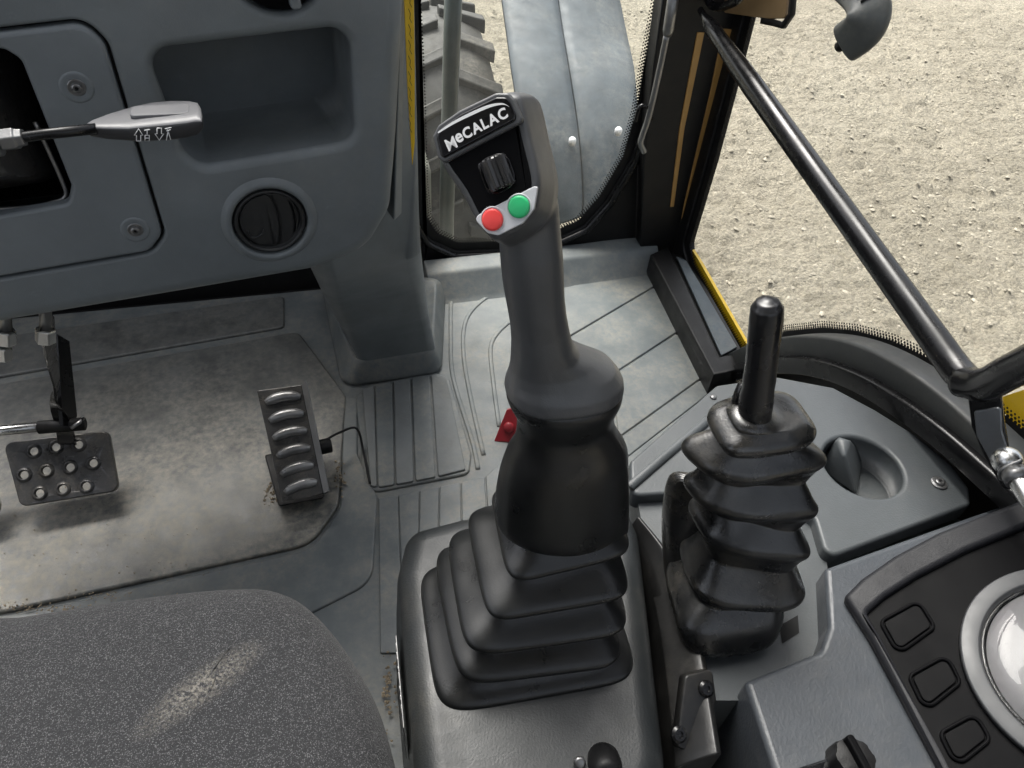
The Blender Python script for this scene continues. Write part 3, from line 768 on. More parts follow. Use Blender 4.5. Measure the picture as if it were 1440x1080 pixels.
obj('bellows', *loft(rg, False, True), RUB, joy, sub=2)
JY = .387
def jy(u, v, d=0): return py(u, v, JY + d)
ax_ = (jy(792, 560) - jy(790, 735)).normalized()
cup = [(q[0], q[1], q[2], q[3], 0) for q in ((735, 736, 852, 730), (708, 738, 875, 730), (697, 735, 882, 727), (696, 724, 882, 714), (698, 704, 882, 688), (701, 682, 881, 662), (706, 662, 881, 641), (710, 652, 881, 629), (712, 646, 880, 622), (715, 639, 877, 615), (724, 626, 868, 604), (727, 613, 863, 593), (728, 602, 861, 583), (729, 592, 860, 573), (723, 580, 866, 560), (714, 567, 872, 548), (712, 557, 873, 538), (718, 551, 868, 534))]
obj('cup', *loft([sring(jy(a, b), jy(c, d), ax_, .62 if b > 600 else .74, 2.2, 40) for a, b, c, d, _ in cup]), RUB, joy, sub=1)
gr = [(719, 560, 866, 541, .74, 0), (711, 552, 873, 533, .73, 0), (713, 541, 873, 523, .68, 0), (716, 530, 862, 510, .64, .001), (719, 517, 836, 500, .70, .002), (720, 502, 812, 490, .86, .003), (721, 485, 803, 476, .98, .004), (719, 460, 798, 456, 1.0, .006), (714, 432, 794, 435, 1.0, .007), (709, 405, 791, 410, 1.0, .009), (706, 378, 790, 382, 1.0, .011), (704, 350, 789, 350, .95, .013), (702, 320, 786, 315, .85, .016), (702, 290, 784, 285, .75, .018), (724, 258, 780, 253, .7, .024)]
gax = (jy(745, 300) - jy(765, 480)).normalized()
gv = loft([sring(jy(a, b, e), jy(c, d, e), gax if b < 500 else (gax + ax_ * 1.2).normalized(), r, 2.4, 36) for a, b, c, d, r, e in gr])
FH = Frame(jy(690, 232, .004), V((-.46, -.74, .49)))
face_px = [(611, 194), (619, 176), (650, 156), (700, 132), (724, 132), (733, 142), (745, 195), (757, 245), (757, 275), (750, 300), (733, 320), (703, 337), (686, 332), (668, 310), (648, 272), (622, 234)]
fl_ = [tuple(p) for p in crom([V(p) for p in ccw(FH.loop(face_px))], 3, True)]
hd = loft([[FH.pt(a, b, c) for a, b in offset(fl_, g_)] for g_, c in ((-.0035, 0), (-.001, -.001), (.0004, -.0045), (.0022, -.014), (.0044, -.028), (.0044, -.042), (.001, -.052), (-.008, -.058))])
# left-hand thumb flare joining head and neck
grip = obj('grip', *merge(gv, hd), GRIP, joy)
rm = grip.modifiers.new('fuse', 'REMESH'); rm.mode = 'VOXEL'; rm.voxel_size = .0013; rm.use_smooth_shade = True
sm = grip.modifiers.new('soften', 'SMOOTH'); sm.factor = .5; sm.iterations = 7
# face inset, emblem, roller, buttons
wn(obj('face_plate', *prism(FH, offset(fl_, -.0045), -.004, .0012, .001), DARKP, joy))
em_px = [(614, 193), (621, 179), (650, 159), (700, 135), (716, 135), (723, 143), (735, 171), (628, 227), (621, 222)]
em = ccw(FH.loop(em_px))
wn(obj('emblem_rim', *prism(FH, rpoly(offset(em, .0012), .003, 4), -.004, .0042, .0016), GRIP, joy))
emo = wn(obj('emblem', *prism(FH, rpoly(offset(em, -.0012), .0035, 4), .002, .0054, .0014), GLOSS, joy, label='glossy black emblem badge with white lettering'))
def text_mesh(body, size, thick=0.0, shear=0.0):
    cu = bpy.data.curves.new('t', 'FONT'); cu.body = body; cu.size = size; cu.offset = thick; cu.shear = shear; cu.resolution_u = 4
    o = bpy.data.objects.new('t', cu); COL.objects.link(o); bpy.context.view_layer.update()
    me = bpy.data.meshes.new_from_object(o.evaluated_get(bpy.context.evaluated_depsgraph_get()))
    vs = [v.co.copy() for v in me.vertices]; fs = [tuple(p.vertices) for p in me.polygons]
    bpy.data.objects.remove(o); bpy.data.curves.remove(cu); bpy.data.meshes.remove(me)
    return vs, fs
b0 = V(FH.ab(634, 211)); b1 = V(FH.ab(720, 166)); td = (b1 - b0); tw = td.length; td.normalize(); tn = V((-td.y, td.x))
segs = []; xcur = 0
for ch, s_ in (('M', 1.2), ('E', .92), ('C', 1.0), ('A', 1.0), ('L', 1.0), ('A', 1.0), ('C', 1.0)):
    if ch == 'E': tv, tf = text_mesh('e', 1.25, .035)
    else: tv, tf = text_mesh(ch, s_, .012 if ch == 'M' else .035)
    x0 = min(v.x for v in tv); x1 = max(v.x for v in tv)
    y0 = -.22 if ch == 'M' else 0
    segs.append(([V((v.x - x0 + xcur, v.y + y0 * (1.0), 0)) for v in tv], tf)); xcur += x1 - x0 + .07
k = tw / xcur
tv, tf = merge(*segs)
tv = [FH.pt(*(b0 + td * (v.x * k) + tn * (v.y * k * 1.05 + .0005)), .0056) for v in tv]
obj('lettering', tv, tf, WHITE, emo, smooth=False)
sw = crom([V(p) for p in ((620, 188), (642, 174), (668, 161), (692, 151), (710, 148), (719, 152))], 5)
L0, L1 = [], []
for i, p in enumerate(sw):
    t = i / (len(sw) - 1); wd = 1.9 * math.sin(math.pi * min(1, t * .9 + .12)) + .2
    L0.append(FH.pt(*FH.ab(p.x - .45 * wd, p.y - wd), .0056)); L1.append(FH.pt(*FH.ab(p.x + .45 * wd, p.y + wd), .0056))
n_ = len(L0)
obj('swoosh', L0 + L1, [(i, i + 1, n_ + i + 1, n_ + i) for i in range(n_ - 1)], WHITE, emo, smooth=False)
# thumb roller
wa, wb = FH.pt(*FH.ab(692, 224), -.0035), FH.pt(*FH.ab(707, 264), -.0035)
bez = rpoly(ccw(FH.loop([(671, 228), (712, 212), (729, 258), (690, 279)])), .007, 6)
ro = wn(obj('roller_bezel', *plate(Frame(FH.pt(0, 0, .003), FH.n), offset(bez, .0005), [(offset(bez, -.0016), .0012, .008, 0, True)], .0012, .003), GLOSS, joy))
ra = (wb - wa).normalized(); e1 = FH.n; e2 = ra.cross(e1)
prof = []
for i in range(72):
    t = 2 * math.pi * i / 72; r = .0098 + (.0008 if (i // 3) % 2 == 0 else -.0004)
    prof.append((math.cos(t) * r, math.sin(t) * r))
obj('roller', *loft([[wa + ra * h + e1 * x * s + e2 * y * s for x, y in prof] for h, s in ((-.0006, .9), (.0006, 1), ((wb - wa).length - .0006, 1), ((wb - wa).length + .0006, .9))]), plastic('roller_black', (.016, .016, .017), .25, 500, .05, .1), ro, angle=30)
# button plate
bpl = rpoly(ccw(FH.loop([(666, 306), (752, 262), (757, 263), (752, 294), (736, 314), (702, 331), (687, 328)])), .003, 4)
bpo = wn(obj('button_plate', *prism(FH, bpl, -.001, .0021, .0006), SILV, joy))
for u, v, m in ((694, 309, RED), (731, 291, GREEN)):
    c = FH.ab(u, v)
    obj('button', *lathe(FH.pt(*c, .001), FH.n, [(0, .0066), (.0018, .0066), (.0026, .0062), (.0029, .005), (.0030, 0)], 32), m, bpo, label='red push button' if m is RED else 'green push button')
    obj('button_collar', *loft([circ(FH.pt(*c, h), FH.n, r, 32) for h, r in ((.0019, .0080), (.0024, .0077), (.0024, .0070), (.0015, .0068))], False, False), SILV, bpo)
rt = thing('red_tab', 'small dark red plastic tab on the floor mat behind the joystick', 'tab', pz(706, 612, .0))
FT = Frame(pz(706, 600, .02), V((-.3, -.75, .6)))
wn(obj('blade', *prism(FT, rpoly(ccw(FT.loop([(695, 620), (713, 575), (740, 570), (738, 622)])), .002), -.006, .006, .0015), REDP, rt))
obj('stud', *lathe(FT.pt(*FT.ab(716, 600), 0), FT.n, [(0, .011), (.012, .010), (.014, .008)], 18), REDP, rt)

# ================================================================== side console
sc_ = thing('side_console', 'grey plastic side console with cup holder below the side window', 'console', (.6, .45, 0))
bo = ccw(zl([(893, 650), (1010, 545), (1092, 532), (1172, 547), (1235, 579), (1290, 614), (1341, 656), (1372, 690), (1420, 720), (1560, 800), (1560, 1150), (1100, 1150), (1060, 985), (1000, 985), (975, 900), (935, 800), (905, 748)], .285))
obj('base', *loft([[V((a, b, z)) for a, b in bo] for z in (0, .225)]), GREY2, sc_, smooth=False)
wf = ccw(zl([(893, 684), (1000, 684), (1146, 722), (1163, 790), (1172, 905), (1060, 985), (1000, 985), (975, 900), (935, 800), (905, 748)], .285))
obj('well_floor', *loft([[V((a, b, z)) for a, b in wf] for z in (.2, .285)]), GREY2, sc_, smooth=False)
FCp = Frame(V((0, 0, .303)), Z, V((0, 1, 0)))
cz = [(886, 648), (1008, 541), (1092, 529), (1172, 544), (1232, 576), (1288, 611), (1339, 653), (1364, 686), (1366, 709), (1163, 786), (1146, 728), (1110, 700), (985, 691), (887, 697)]
cp = rpoly(ccw(FCp.loop(cz)), .012, 4)
cc = FCp.ab(1214, 655); cr_ = (V(FCp.ab(1272, 662)) - V(FCp.ab(1160, 652))).length / 2 * .98
wn(obj('cup_panel', *plate(FCp, cp, [(ell(cc, cr_, cr_, 44), .006, .058, -.006, True)], .005, .028), GREY2, sc_))
# divider fin of the cup holder
fin = [pz(u, v, z) for u, v, z in ((1176, 612, .306), (1196, 618, .306), (1188, 640, .300), (1150, 662, .25), (1166, 640, .25), (1216, 640, .25), (1206, 700, .25))]
bmf = bmesh.new(); [bmf.verts.new(p) for p in fin]; bmesh.ops.convex_hull(bmf, input=bmf.verts); bmf.verts.index_update()
obj('divider_fin', [v.co.copy() for v in bmf.verts], [tuple(v.index for v in f.verts) for f in bmf.faces], GREY2, sc_, bevel=.006, seg=3); bmf.free()
s_ = FCp.ab(1320, 680)
screw(sc_, FCp, *s_, .0105, .002)
s_ = FCp.ab(915, 656); obj('hole', *lathe(FCp.pt(*s_, .0004), Z, [(0, .004), (.0004, .004), (.0004, 0)], 16), HOLE, sc_)
s_ = FCp.ab(1003, 559); obj('rivet', *lathe(FCp.pt(*s_, .0), Z, [(0, .005), (.002, .0045), (.003, .002), (.003, 0)], 16), STEELD, sc_)
# raised lip along the footwell edge
lp = [(0, 0), (0, .004), (.004, .008), (.010, .008), (.012, .004), (.012, 0)]
wn(obj('edge_lip', *sweep([pz(u, v, .303) for u, v in ((890, 690), (952, 636), (1040, 562))], [(-x, y - .001) for x, y in lp], Z), GREY2, sc_))
# lower face with the lever well
FLo = Frame(V((0, 0, .318)), Z, V((0, 1, 0)))
lo = rpoly(ccw(FLo.loop([(1161, 798), (1166, 880), (1154, 915), (1048, 957), (1098, 1110), (1120, 1180), (1600, 1180), (1600, 690), (1440, 700), (1368, 724)])), [.006, .02, .02, .006, .01, .01, 0, 0, 0, .006], 5)
wn(obj('lower_face', *plate(FLo, lo, [], .007, .20), plastic('lower_face_plastic', (.046, .052, .060), .42, 260, .7, .1, dust=.1), sc_))
obj('well_slot', *loft([[pz(u, v, h) for u, v in ((1100, 905), (1124, 890), (1122, 865), (1096, 880))] for h in (.2845, .2856)]), HOLE, sc_, smooth=False)
# scuffed cover between the consoles
lc = crom([pz(u, v, .275) for u, v in ((884, 742), (905, 790), (925, 870), (938, 960), (950, 1080))], 6)
rc = crom([pz(u, v, .302) for u, v in ((896, 728), (940, 785), (972, 862), (990, 950), (1008, 1062))], 6)
rb = [p - Z * .12 for p in rc]; lb = [p - Z * .12 for p in lc]
cov = thing('scuffed_cover', 'scuffed black curved cover strip between the joystick and lever gaiters', 'cover', (.33, .3, 0))
ring_l = [[a - Z * .15, a, a.lerp(b, .3) + Z * .004, a.lerp(b, .7) + Z * .006, b + Z * .003, b + V((.006, 0, -.002)), b + V((.006, 0, -.15))] for a, b in zip(lc, rc)]
wn(obj('strip', *loft(ring_l), SCUFF, cov, bevel=.002))
FQ = Frame(pz(985, 985, .30), V((.1, -.5, .85)))
obj('foot_tab', *prism(FQ, rpoly(ccw(FQ.loop([(962, 950), (1000, 940), (1006, 985), (978, 1060), (950, 1050)])), .006), -.01, .003, .002), SCUFF, cov)
for u, v in ((990, 968), (952, 1032)):
    a, b = FQ.ab(u, v); obj('bolt', *lathe(FQ.pt(a, b, .002), FQ.n, [(0, .0085), (.003, .0085), (.005, .006), (.005, .0035), (.003, .003), (.003, 0)], 18), BLK, cov, angle=30)
# knob on the lower face
k2 = thing('rotary_knob', 'small dark rotary knob on the lower console face', 'knob', pz(1185, 1072, .318))
kp = pz(1190, 1078, .318)
prof = [(.019 * (1 + (.06 if (i // 3) % 2 else 0)) * math.cos(2 * math.pi * i / 48), .019 * (1 + (.06 if (i // 3) % 2 else 0)) * math.sin(2 * math.pi * i / 48)) for i in range(48)]
obj('cap', *loft([[kp + V((x * s, y * s, h)) for x, y in prof] for s, h in ((1.05, 0), (1, .018), (.92, .024), (.5, .026))]), BLKM, k2, angle=40)
obj('grip_bar', *loft([[kp + V((x, y, h)) for x, y in rpoly([(-.004, -.018), (.004, -.018), (.004, .018), (-.004, .018)], .003)] for h in (.02, .034)]), DARKP, k2, bevel=.002)
sw_ = thing('rocker_switch', 'low black rocker switch in front of the rotary knob', 'switch', pz(1135, 1085, .318))
obj('rocker', *loft([[pz(u, v, h) for u, v in ((1098, 1088), (1165, 1066), (1180, 1110), (1110, 1130))] for h in (.316, .326)]), GLOSS, sw_, bevel=.003)

# ================================================================== instrument panel
FI = Frame(pz(1222, 889, .332), V((-.30, .03, .95)), V((0, 1, 0)))
ins = thing('instrument_panel', 'dark instrument panel with square buttons and a round pale gauge', 'instrument panel', pz(1300, 980, .318))
oo = [(1186, 838), (1212, 812), (1258, 780), (1320, 747), (1440, 700), (1560, 662), (1660, 900), (1660, 1200), (1380, 1200), (1316, 1066), (1222, 893)]
oi = [(1219, 861), (1245, 838), (1290, 809), (1360, 773), (1440, 740), (1560, 705), (1640, 900), (1640, 1190), (1390, 1180), (1335, 1078), (1240, 897)]
oo = rpoly(ccw(FI.loop(oo)), .008, 5); oi = rpoly(ccw(FI.loop(oi)), .006, 5)
wn(obj('bezel', *plate(FI, oo, [(oi, .006, .010, 0, False)], .007, .05), plastic('bezel_plastic', (.014, .0145, .017), .5, 600, .3, .1, spec=.2), ins))
FJ = Frame(FI.pt(0, 0, -.009), FI.n, V((0, 1, 0)))
wn(obj('face', *prism(FJ, offset(oi, .003), -.01, 0, 0), DARKP, ins))
for q in ([(1234, 874), (1292, 842), (1318, 884), (1262, 924)], [(1274, 950), (1332, 918), (1354, 962), (1300, 1005)], [(1317, 1030), (1372, 1000), (1396, 1042), (1344, 1084)], [(1362, 1106), (1416, 1078), (1440, 1120), (1388, 1160)]):
    l = rpoly(ccw(FJ.loop(q)), .010, 6)
    b_ = wn(obj('button', *plate(Frame(FJ.pt(0, 0, .0035), FJ.n, V((0, 1, 0))), l, [(offset(l, -.0035), .0015, .003, 0, False)], .002, .004, 3), DARKP, ins))
    wn(obj('key_cap', *prism(FJ, offset(l, -.0045), -.001, .0028, .0012), DARKP, b_))
gc = FJ.ab(1530, 945); grd = (V(FJ.ab(1351, 932)) - V(gc)).length
gau = wn(obj('gauge', *lathe(FJ.pt(*gc, -.002), FJ.n, [(0, grd), (.008, grd), (.011, grd * .985), (.0115, grd * .86), (.010, grd * .84), (.004, grd * .82), (.004, 0)], 72), RINGM, ins, label='round gauge with grey ring'))
obj('dial_face', *lathe(FJ.pt(*gc, .002), FJ.n, [(0, grd * .80), (.0006, grd * .80), (.0006, 0)], 60), plastic('dial_white', (.28, .27, .285), .7, 100, .0, .02), gau)
obj('dial_edge', *loft([circ(FJ.pt(*gc, h), FJ.n, r, 60) for h, r in ((.0026, grd * .83), (.004, grd * .82), (.004, grd * .785), (.0026, grd * .78))], False, False), BLK, gau)
obj('lens', *lathe(FJ.pt(*gc, .007), FJ.n, [(0, grd * .815), (.003, grd * .80), (.006, grd * .6), (.007, 0)], 60), GLASS, gau)

# ================================================================== small lever with its gaiter
lev = thing('control_lever', 'short black lever with glossy sleeve rising from a crumpled dusty rubber gaiter', 'lever', pz(1050, 915, .285))
LV = [(.287, (968, 944), (1090, 926), (948, 850)), (.33, (966, 900), (1112, 880), (944, 800)), (.36, (986, 838), (1128, 850), (962, 790)), (.43, (1006, 762), (1138, 786), (975, 738)), (.475, (1010, 714), (1153, 724), (963, 702)), (.52, (1022, 670), (1164, 652), (961, 657)), (.558, (1036, 636), (1142, 616), (1004, 612))]
def fold(i, k, dz, ex=3.6):
    z, a, b, c = LV[i]
    A, B, C_ = pz(*a, z), pz(*b, z), pz(*c, z)
    C_ = C_ + V((.014, .032, 0)) if i > 1 else A + (C_ - A) * 1.3
    q = qring(A, B, C_, ex, 48, 0, dz); c_ = sum(q, V((0, 0, 0))) / 48
    return [p - (p - c_).normalized() * (k * .075 - (.010 if i > 1 else .006)) for p in q]
rg = [fold(0, 0, 0), fold(1, 0, -.012), fold(1, .04, 0)]
for i in range(2, len(LV)):
    lo_ = fold(i - 1, .22, 0); me_ = fold(i, .24, 0)
    v_ = [p.lerp(q, .5) for p, q in zip(lo_, me_)]
    rg += [[p.lerp(q, .12) for p, q in zip(v_, rg[-1])], v_]
    r_ = fold(i, .0, -.001)
    rg += [[p.lerp(q, .10) - Z * .001 for p, q in zip(v_, r_)], fold(i, .05, -.0105), fold(i, .0, -.006), fold(i, -.01, .0), fold(i, .03, .005), fold(i, .09, .0085)]
rg += [fold(len(LV) - 1, .22, .015)]
for r in rg:
    for p in r:
        p += mnoise.noise_vector(p * 18) * .0036 + mnoise.noise_vector(p * 60) * .0008
lt = pz(1058, 585, .575)
rg += [None, None]
# keep ring starts aligned: rebuild the last two from the directions of the ring below
base = rg[-3]; cb = sum(base, V((0, 0, 0))) / len(base)
for j, (rr, dz) in enumerate(((.024, -.004), (.0165, .006))):
    rg[-2 + j] = [lt + V(((p - cb).x, (p - cb).y, 0)).normalized() * rr + Z * dz for p in base]
obj('gaiter', *loft(rg, True, True), RUBD, lev, sub=2)
# loose skirt behind the gaiter
sk = []
for z, a, b, c in ((.286, (958, 900), (1128, 900), (946, 830)), (.33, (950, 850), (1150, 850), (940, 770)), (.38, (952, 780), (1156, 800), (945, 730)), (.42, (970, 730), (1150, 760), (955, 700)), (.435, (985, 725), (1135, 755), (972, 705))):
    A, B, C_ = pz(*a, z), pz(*b, z), pz(*c, z); C_ = A + (C_ - A) * 1.5
    A, B, C_ = [p + V((.0, .034, 0)) for p in (A, B, C_)]
    r = qring(A, B, C_, 2.6, 36, -.002)
    for p in r: p += mnoise.noise_vector(p * 25) * .007
    sk.append(r)
obj('skirt', *loft(sk, False, True), RUBD, lev, sub=2)
lax = (py(1080, 440, .40) - py(1062, 570, .385))
pts = [(1060, 600, .383), (1062, 575, .385), (1064, 560, .386), (1067, 540, .388), (1071, 510, .391), (1075, 475, .395), (1078, 445, .398), (1079, 432, .40), (1079.5, 424, .401), (1080, 420, .4013)]
rad = [.0150, .0152, .0150, .0138, .0136, .0137, .0138, .0130, .0095, .003]
path = [py(u, v, y_) for u, v, y_ in pts]
pv = []; pr2 = []
for i in range(len(path) - 1):
    for s in range(4):
        pv.append(path[i].lerp(path[i + 1], s / 4)); pr2.append((rad[i] + (rad[i + 1] - rad[i]) * s / 4) + (.0006 * mnoise.noise(V((i + s / 4, 2.3, 0)) * 1.7)))
pv.append(path[-1]); pr2.append(rad[-1])
lh = obj('handle', *tube(pv, pr2, 20), plastic('sleeve_gloss', (.010, .010, .011), .3, 60, .12, .2, lump=4, dist=.0015), lev)
obj('handle_fold', *tube([py(1040, 592, .40), py(1043, 560, .403), py(1047, 540, .405)], [.009, .009, .006], 12), BLK, lev)

# ================================================================== windows and cab frame
def window(name, label, fr, clear, plate_out, seal_off, teeth=True, dots_rows=3, loc=(0, 0, 0), pitch=.0066):
    t = thing(name, label, 'window', loc)
    clear = ccw(clear)
    obj('pane', *prism(fr, offset(clear, .018), -.014, -.009), DUSTY if name == 'front_window' else GLASS, t, smooth=False)
    vs, fs = [], []
    a, b = offset(clear, 0), offset(clear, .022); n = len(a)
    ring = [fr.pt(*p, -.007) for p in a] + [fr.pt(*p, -.007) for p in b]
    obj('black_border', ring, [(i, (i + 1) % n, n + (i + 1) % n, n + i) for i in range(n)], BLKM, t, smooth=False)
    for row in range(dots_rows):
        lp_ = offset(clear, -.0014 - row * .0046)
        s = row * pitch / 2; acc_ = 0
        for i in range(len(lp_)):
            p, q = V(lp_[i]), V(lp_[(i + 1) % len(lp_)]); L = (q - p).length
            while s < L:
                c = p + (q - p) * (s / L); r = .0027 - row * .0005; k = len(vs)
                for j in range(8): vs.append(fr.pt(c.x + r * math.cos(j * .7854), c.y + r * math.sin(j * .7854), -.0069))
                fs.append(tuple(range(k, k + 8))); s += pitch
            s -= L
    d = obj('border_dots', vs, fs, BLKM, t, smooth=False); d['kind'] = 'stuff'
    return t
FW = Frame(V((0, WY, 0)), V((0, -1, 0)))
cf = [(576, -120), (584, 0), (590, 111), (595, 259), (600, 306), (615, 330), (645, 344), (700, 342), (770, 332), (815, 312), (845, 278), (878, 222), (897, 155), (908, 90), (926, 0), (948, -120)]
cf = rpoly(ccw(FW.loop(cf)), .02, 3)
fwin = window('front_window', 'lower front window with rounded black border of printed dots', FW, cf, None, 0, loc=(.5, WY, .1))
wn(obj('frame', *plate(FW, [(.215, -.03), (.90, -.03), (.90, 1.1), (.215, 1.1)], [(offset(cf, .02), .004, .03, 0, False)], .003, .03), BLKM, fwin))
sp = [FW.pt(*p, .004) for p in offset(cf, .030)]
obj('seal', *sweep(sp, [(.008 * math.cos(t), .008 * math.sin(t)) for t in [6.283 * i / 10 for i in range(10)]], V((0, -1, 0)), True), BLK, fwin)
FS = Frame(V((WX, 0, 0)), V((-1, 0, 0)))
cs_ = [(1075, -70), (1048, 37), (1023, 137), (998, 233), (965, 346), (972, 372), (1015, 450), (1040, 492), (1062, 476), (1102, 466), (1152, 461), (1200, 466), (1250, 480), (1300, 504), (1360, 545), (1440, 612), (1540, 700), (1640, 640), (1640, -70)]
cs_ = rpoly(ccw(FS.loop(cs_)), .012, 3)
swin = window('side_window', 'large side window with dotted black border looking onto the gravel', FS, cs_, None, 0, loc=(WX, .8, .2))
wn(obj('frame', *plate(FS, [(-1.47, -.06), (.25, -.06), (.25, 1.25), (-1.47, 1.25)], [(offset(cs_, .018), .004, .03, 0, False)], .003, .03), BLKM, swin))
yl = FS.loop([(964, 352), (973, 366), (1042, 489), (1036, 497), (967, 376)])
obj('yellow_edge', *prism(Frame(V((WX + .02, 0, 0)), V((-1, 0, 0))), yl, -.004, .003), YEL, swin, smooth=False, label='thin yellow painted edge')
FO = Frame(V((WX + .06, 0, 0)), V((-1, 0, 0)))
obj('outer_skin', *prism(FO, ccw(FO.loop([(1404, 560), (1440, 548), (1560, 600), (1560, 760), (1440, 640)])), -.02, 0), YEL, swin, smooth=False, label='yellow outer cab panel')
# arched rubber seal rising over the wheel arch
ar = crom([px(u, v, .812) for u, v in ((1018, 520), (1045, 505), (1075, 494), (1120, 487), (1170, 488), (1220, 500), (1275, 527), (1330, 566), (1390, 620), (1450, 680), (1540, 775))], 5)
X_ = V((1, 0, 0))
def arc_prof(w0, w1, d): return [(w0, -d), (w0, d * .6), (w0 + .004, d), (w1 - .004, d), (w1, d * .6), (w1, -d)]
wn(obj('arch_seal', *sweep(ar, [(-x, y) for x, y in arc_prof(-.026, .020, .024)], -X_), SEALM, swin))
ar2 = crom([px(u, v, .79) for u, v in ((1016, 530), (1050, 520), (1095, 512), (1150, 515), (1210, 535), (1270, 570), (1330, 614), (1385, 662), (1440, 712), (1520, 790))], 5)
wn(obj('arch_trim', *sweep(ar2, [(-x, y) for x, y in arc_prof(-.018, .016, .016)], -X_), BLK, swin))
cabf = thing('cab_corner_post', 'black cab corner post with ochre strips between the windows', 'post', (.8, 1.38, 0))
FPo = Frame(V((0, 1.385, 0)), V((0, -1, 0)))
wn(obj('post', *prism(FPo, ccw(FPo.loop([(900, 372), (966, 355), (1000, 226), (1032, 100), (1080, -90), (945, -90), (918, 100), (905, 230)])), -.04, 0, .004), BLKM, cabf))
for q in ([(980, 45), (990, 45), (962, 180), (947, 290), (942, 290), (955, 180)], [(1016, 40), (1045, 42), (1024, 140), (989, 285), (966, 342), (952, 342), (962, 285), (998, 130)]):
    wn(obj('painted_strip', *prism(FPo, ccw(FPo.loop(q)), -.002, .003, .001), YEL_SHADE, cabf))
FG = Frame(V((0, 1.37, 0)), V((.15, -1, .1)))
wn(obj('gusset', *prism(FG, rpoly(ccw(FG.loop([(800, 352), (868, 272), (908, 252), (925, 256), (925, 345), (880, 338)])), .005), -.006, 0, .002), BLK, cabf))
sill = thing('side_sill', 'black sill with grey strip at the foot of the side window', 'sill', (.79, 1.15, 0))
FSi = Frame(V((0, 0, .05)), Z, V((0, 1, 0)))
wn(obj('bar', *prism(FSi, ccw(FSi.loop([(914, 362), (938, 351), (1010, 506), (1050, 500), (1042, 523), (1002, 531)])), -.055, .010, .004), BLKM, sill))
wn(obj('outer_bar', *prism(FSi, ccw(FSi.loop([(938, 351), (972, 362), (1046, 494), (1014, 506)])), -.055, -.004, .002), BLKM, sill))
wn(obj('strip', *prism(FSi, ccw(FSi.loop([(951, 362), (965, 368), (1036, 489), (1014, 501)])), -.006, .004, .002), FEND, sill))

# ================================================================== grab bar, latch, rods
gb = thing('grab_bar', 'long black tubular bar running diagonally across the side window', 'bar', px(1360, 545, .72))
pa = [px(u, v, .72) for u, v in ((982, 8), (1000, 36), (1040, 95))]
e = px(1345, 520, .72); s0 = px(1040, 95, .72)
tubev = [px(985, 14, .725), px(1000, 38, .72)] + [s0.lerp(e, k / 14) for k in range(15)] + [px(1366, 540, .715), px(1384, 546, .712)]
tr_ = [.006, .014, .0172] + [.0180] * 12 + [.0182, .0185, .0178, .0165]
obj('tube', *tube(crom(tubev, 2)[:len(tubev) * 2 - 1], [r for r in tr_ for _ in (0, 1)][:len(tubev) * 2 - 1], 24), BLK, gb)
obj('cross_tube', *tube(crom([px(1352, 536, .715), px(1385, 540, .712), px(1420, 523, .70), px(1460, 503, .69), px(1530, 465, .67)], 5), [.019] * 21, 24), BLK, gb)
FBk = Frame(px(1390, 600, .735), V((-.8, -.5, .3)))
wn(obj('bracket', *prism(FBk, rpoly(ccw(FBk.loop([(1360, 552), (1408, 548), (1412, 592), (1420, 640), (1440, 690), (1410, 688), (1382, 640), (1366, 600)])), .006), -.006, 0, .002), BLK, gb))
wn(obj('bracket_plate', *prism(FBk, rpoly(ccw(FBk.loop([(1370, 577), (1408, 571), (1410, 605), (1420, 640), (1395, 650), (1374, 612)])), .004), -.002, .004, .0015), plastic('zinc_plate', (.17, .18, .19), .35, 200, .2, .2, metal=.7), gb))
bj = thing('ball_joint', 'bright steel ball joint and strut rod below the grab bar bracket', 'joint', px(1416, 652, .74))
bc = px(1416, 648, .715)
obj('ball', *lathe(bc, V((-.6, -.6, .5)), [(-.016 + .0008 * 0, .001)] + [(-.016 * math.cos(t), .016 * math.sin(t)) for t in [math.pi * i / 14 for i in range(1, 14)]] + [(.016, .0005)], 28), STEEL, bj)
obj('clip', *tube(crom([bc + V((.0, -.012, .016)), bc + V((-.016, -.01, .0)), bc + V((-.008, -.012, -.016)), bc + V((.006, -.01, -.020))], 5), .0022, 8), STEELD, bj)
obj('rod', *tube([bc, px(1440, 690, .705), px(1500, 790, .69)], .0105, 20), STEEL, bj)
obj('collar', *tube([bc.lerp(px(1440, 690, .705), .35), bc.lerp(px(1440, 690, .705), .7)], .0135, 20), STEELD, bj)

la_ = thing('window_latch', 'grey curved window latch handle with black end button', 'latch', px(1210, 0, .74))
lx = .74
pth = [(1140, -70), (1170, -36), (1198, -16), (1214, -3), (1222, 14), (1218, 34), (1206, 48), (1189, 60)]
wd = [.016, .016, .016, .017, .018, .019, .020, .019]
lp = crom([px(u, v, lx) for u, v in pth], 5)
rgs = []
for i, p in enumerate(lp):
    t = (lp[min(i + 1, len(lp) - 1)] - lp[max(i - 1, 0)]).normalized()
    vdir = (CAM - p).normalized(); s = t.cross(vdir).normalized(); d = s.cross(t).normalized()
    wv = min(.028, .018 + .0005 * i)
    rgs.append([p + s * math.copysign(abs(math.cos(q)) ** .6, math.cos(q)) * wv + d * math.copysign(abs(math.sin(q)) ** .6, math.sin(q)) * .013 for q in [6.283 * j / 24 for j in range(24)]])
obj('handle', *loft(rgs), plastic('latch_grey', (.075, .08, .078), .4, 400, .3, .2, dust=.2, dscale=15), la_, sub=1)
ex_ = (lp[-1] - lp[-4]).normalized()
obj('end_face', *loft([[lp[-1] + (q - lp[-1]) * .8 + ex_ * k for q in rgs[-1]] for k in (-.002, .0012)]), HOLE, la_)
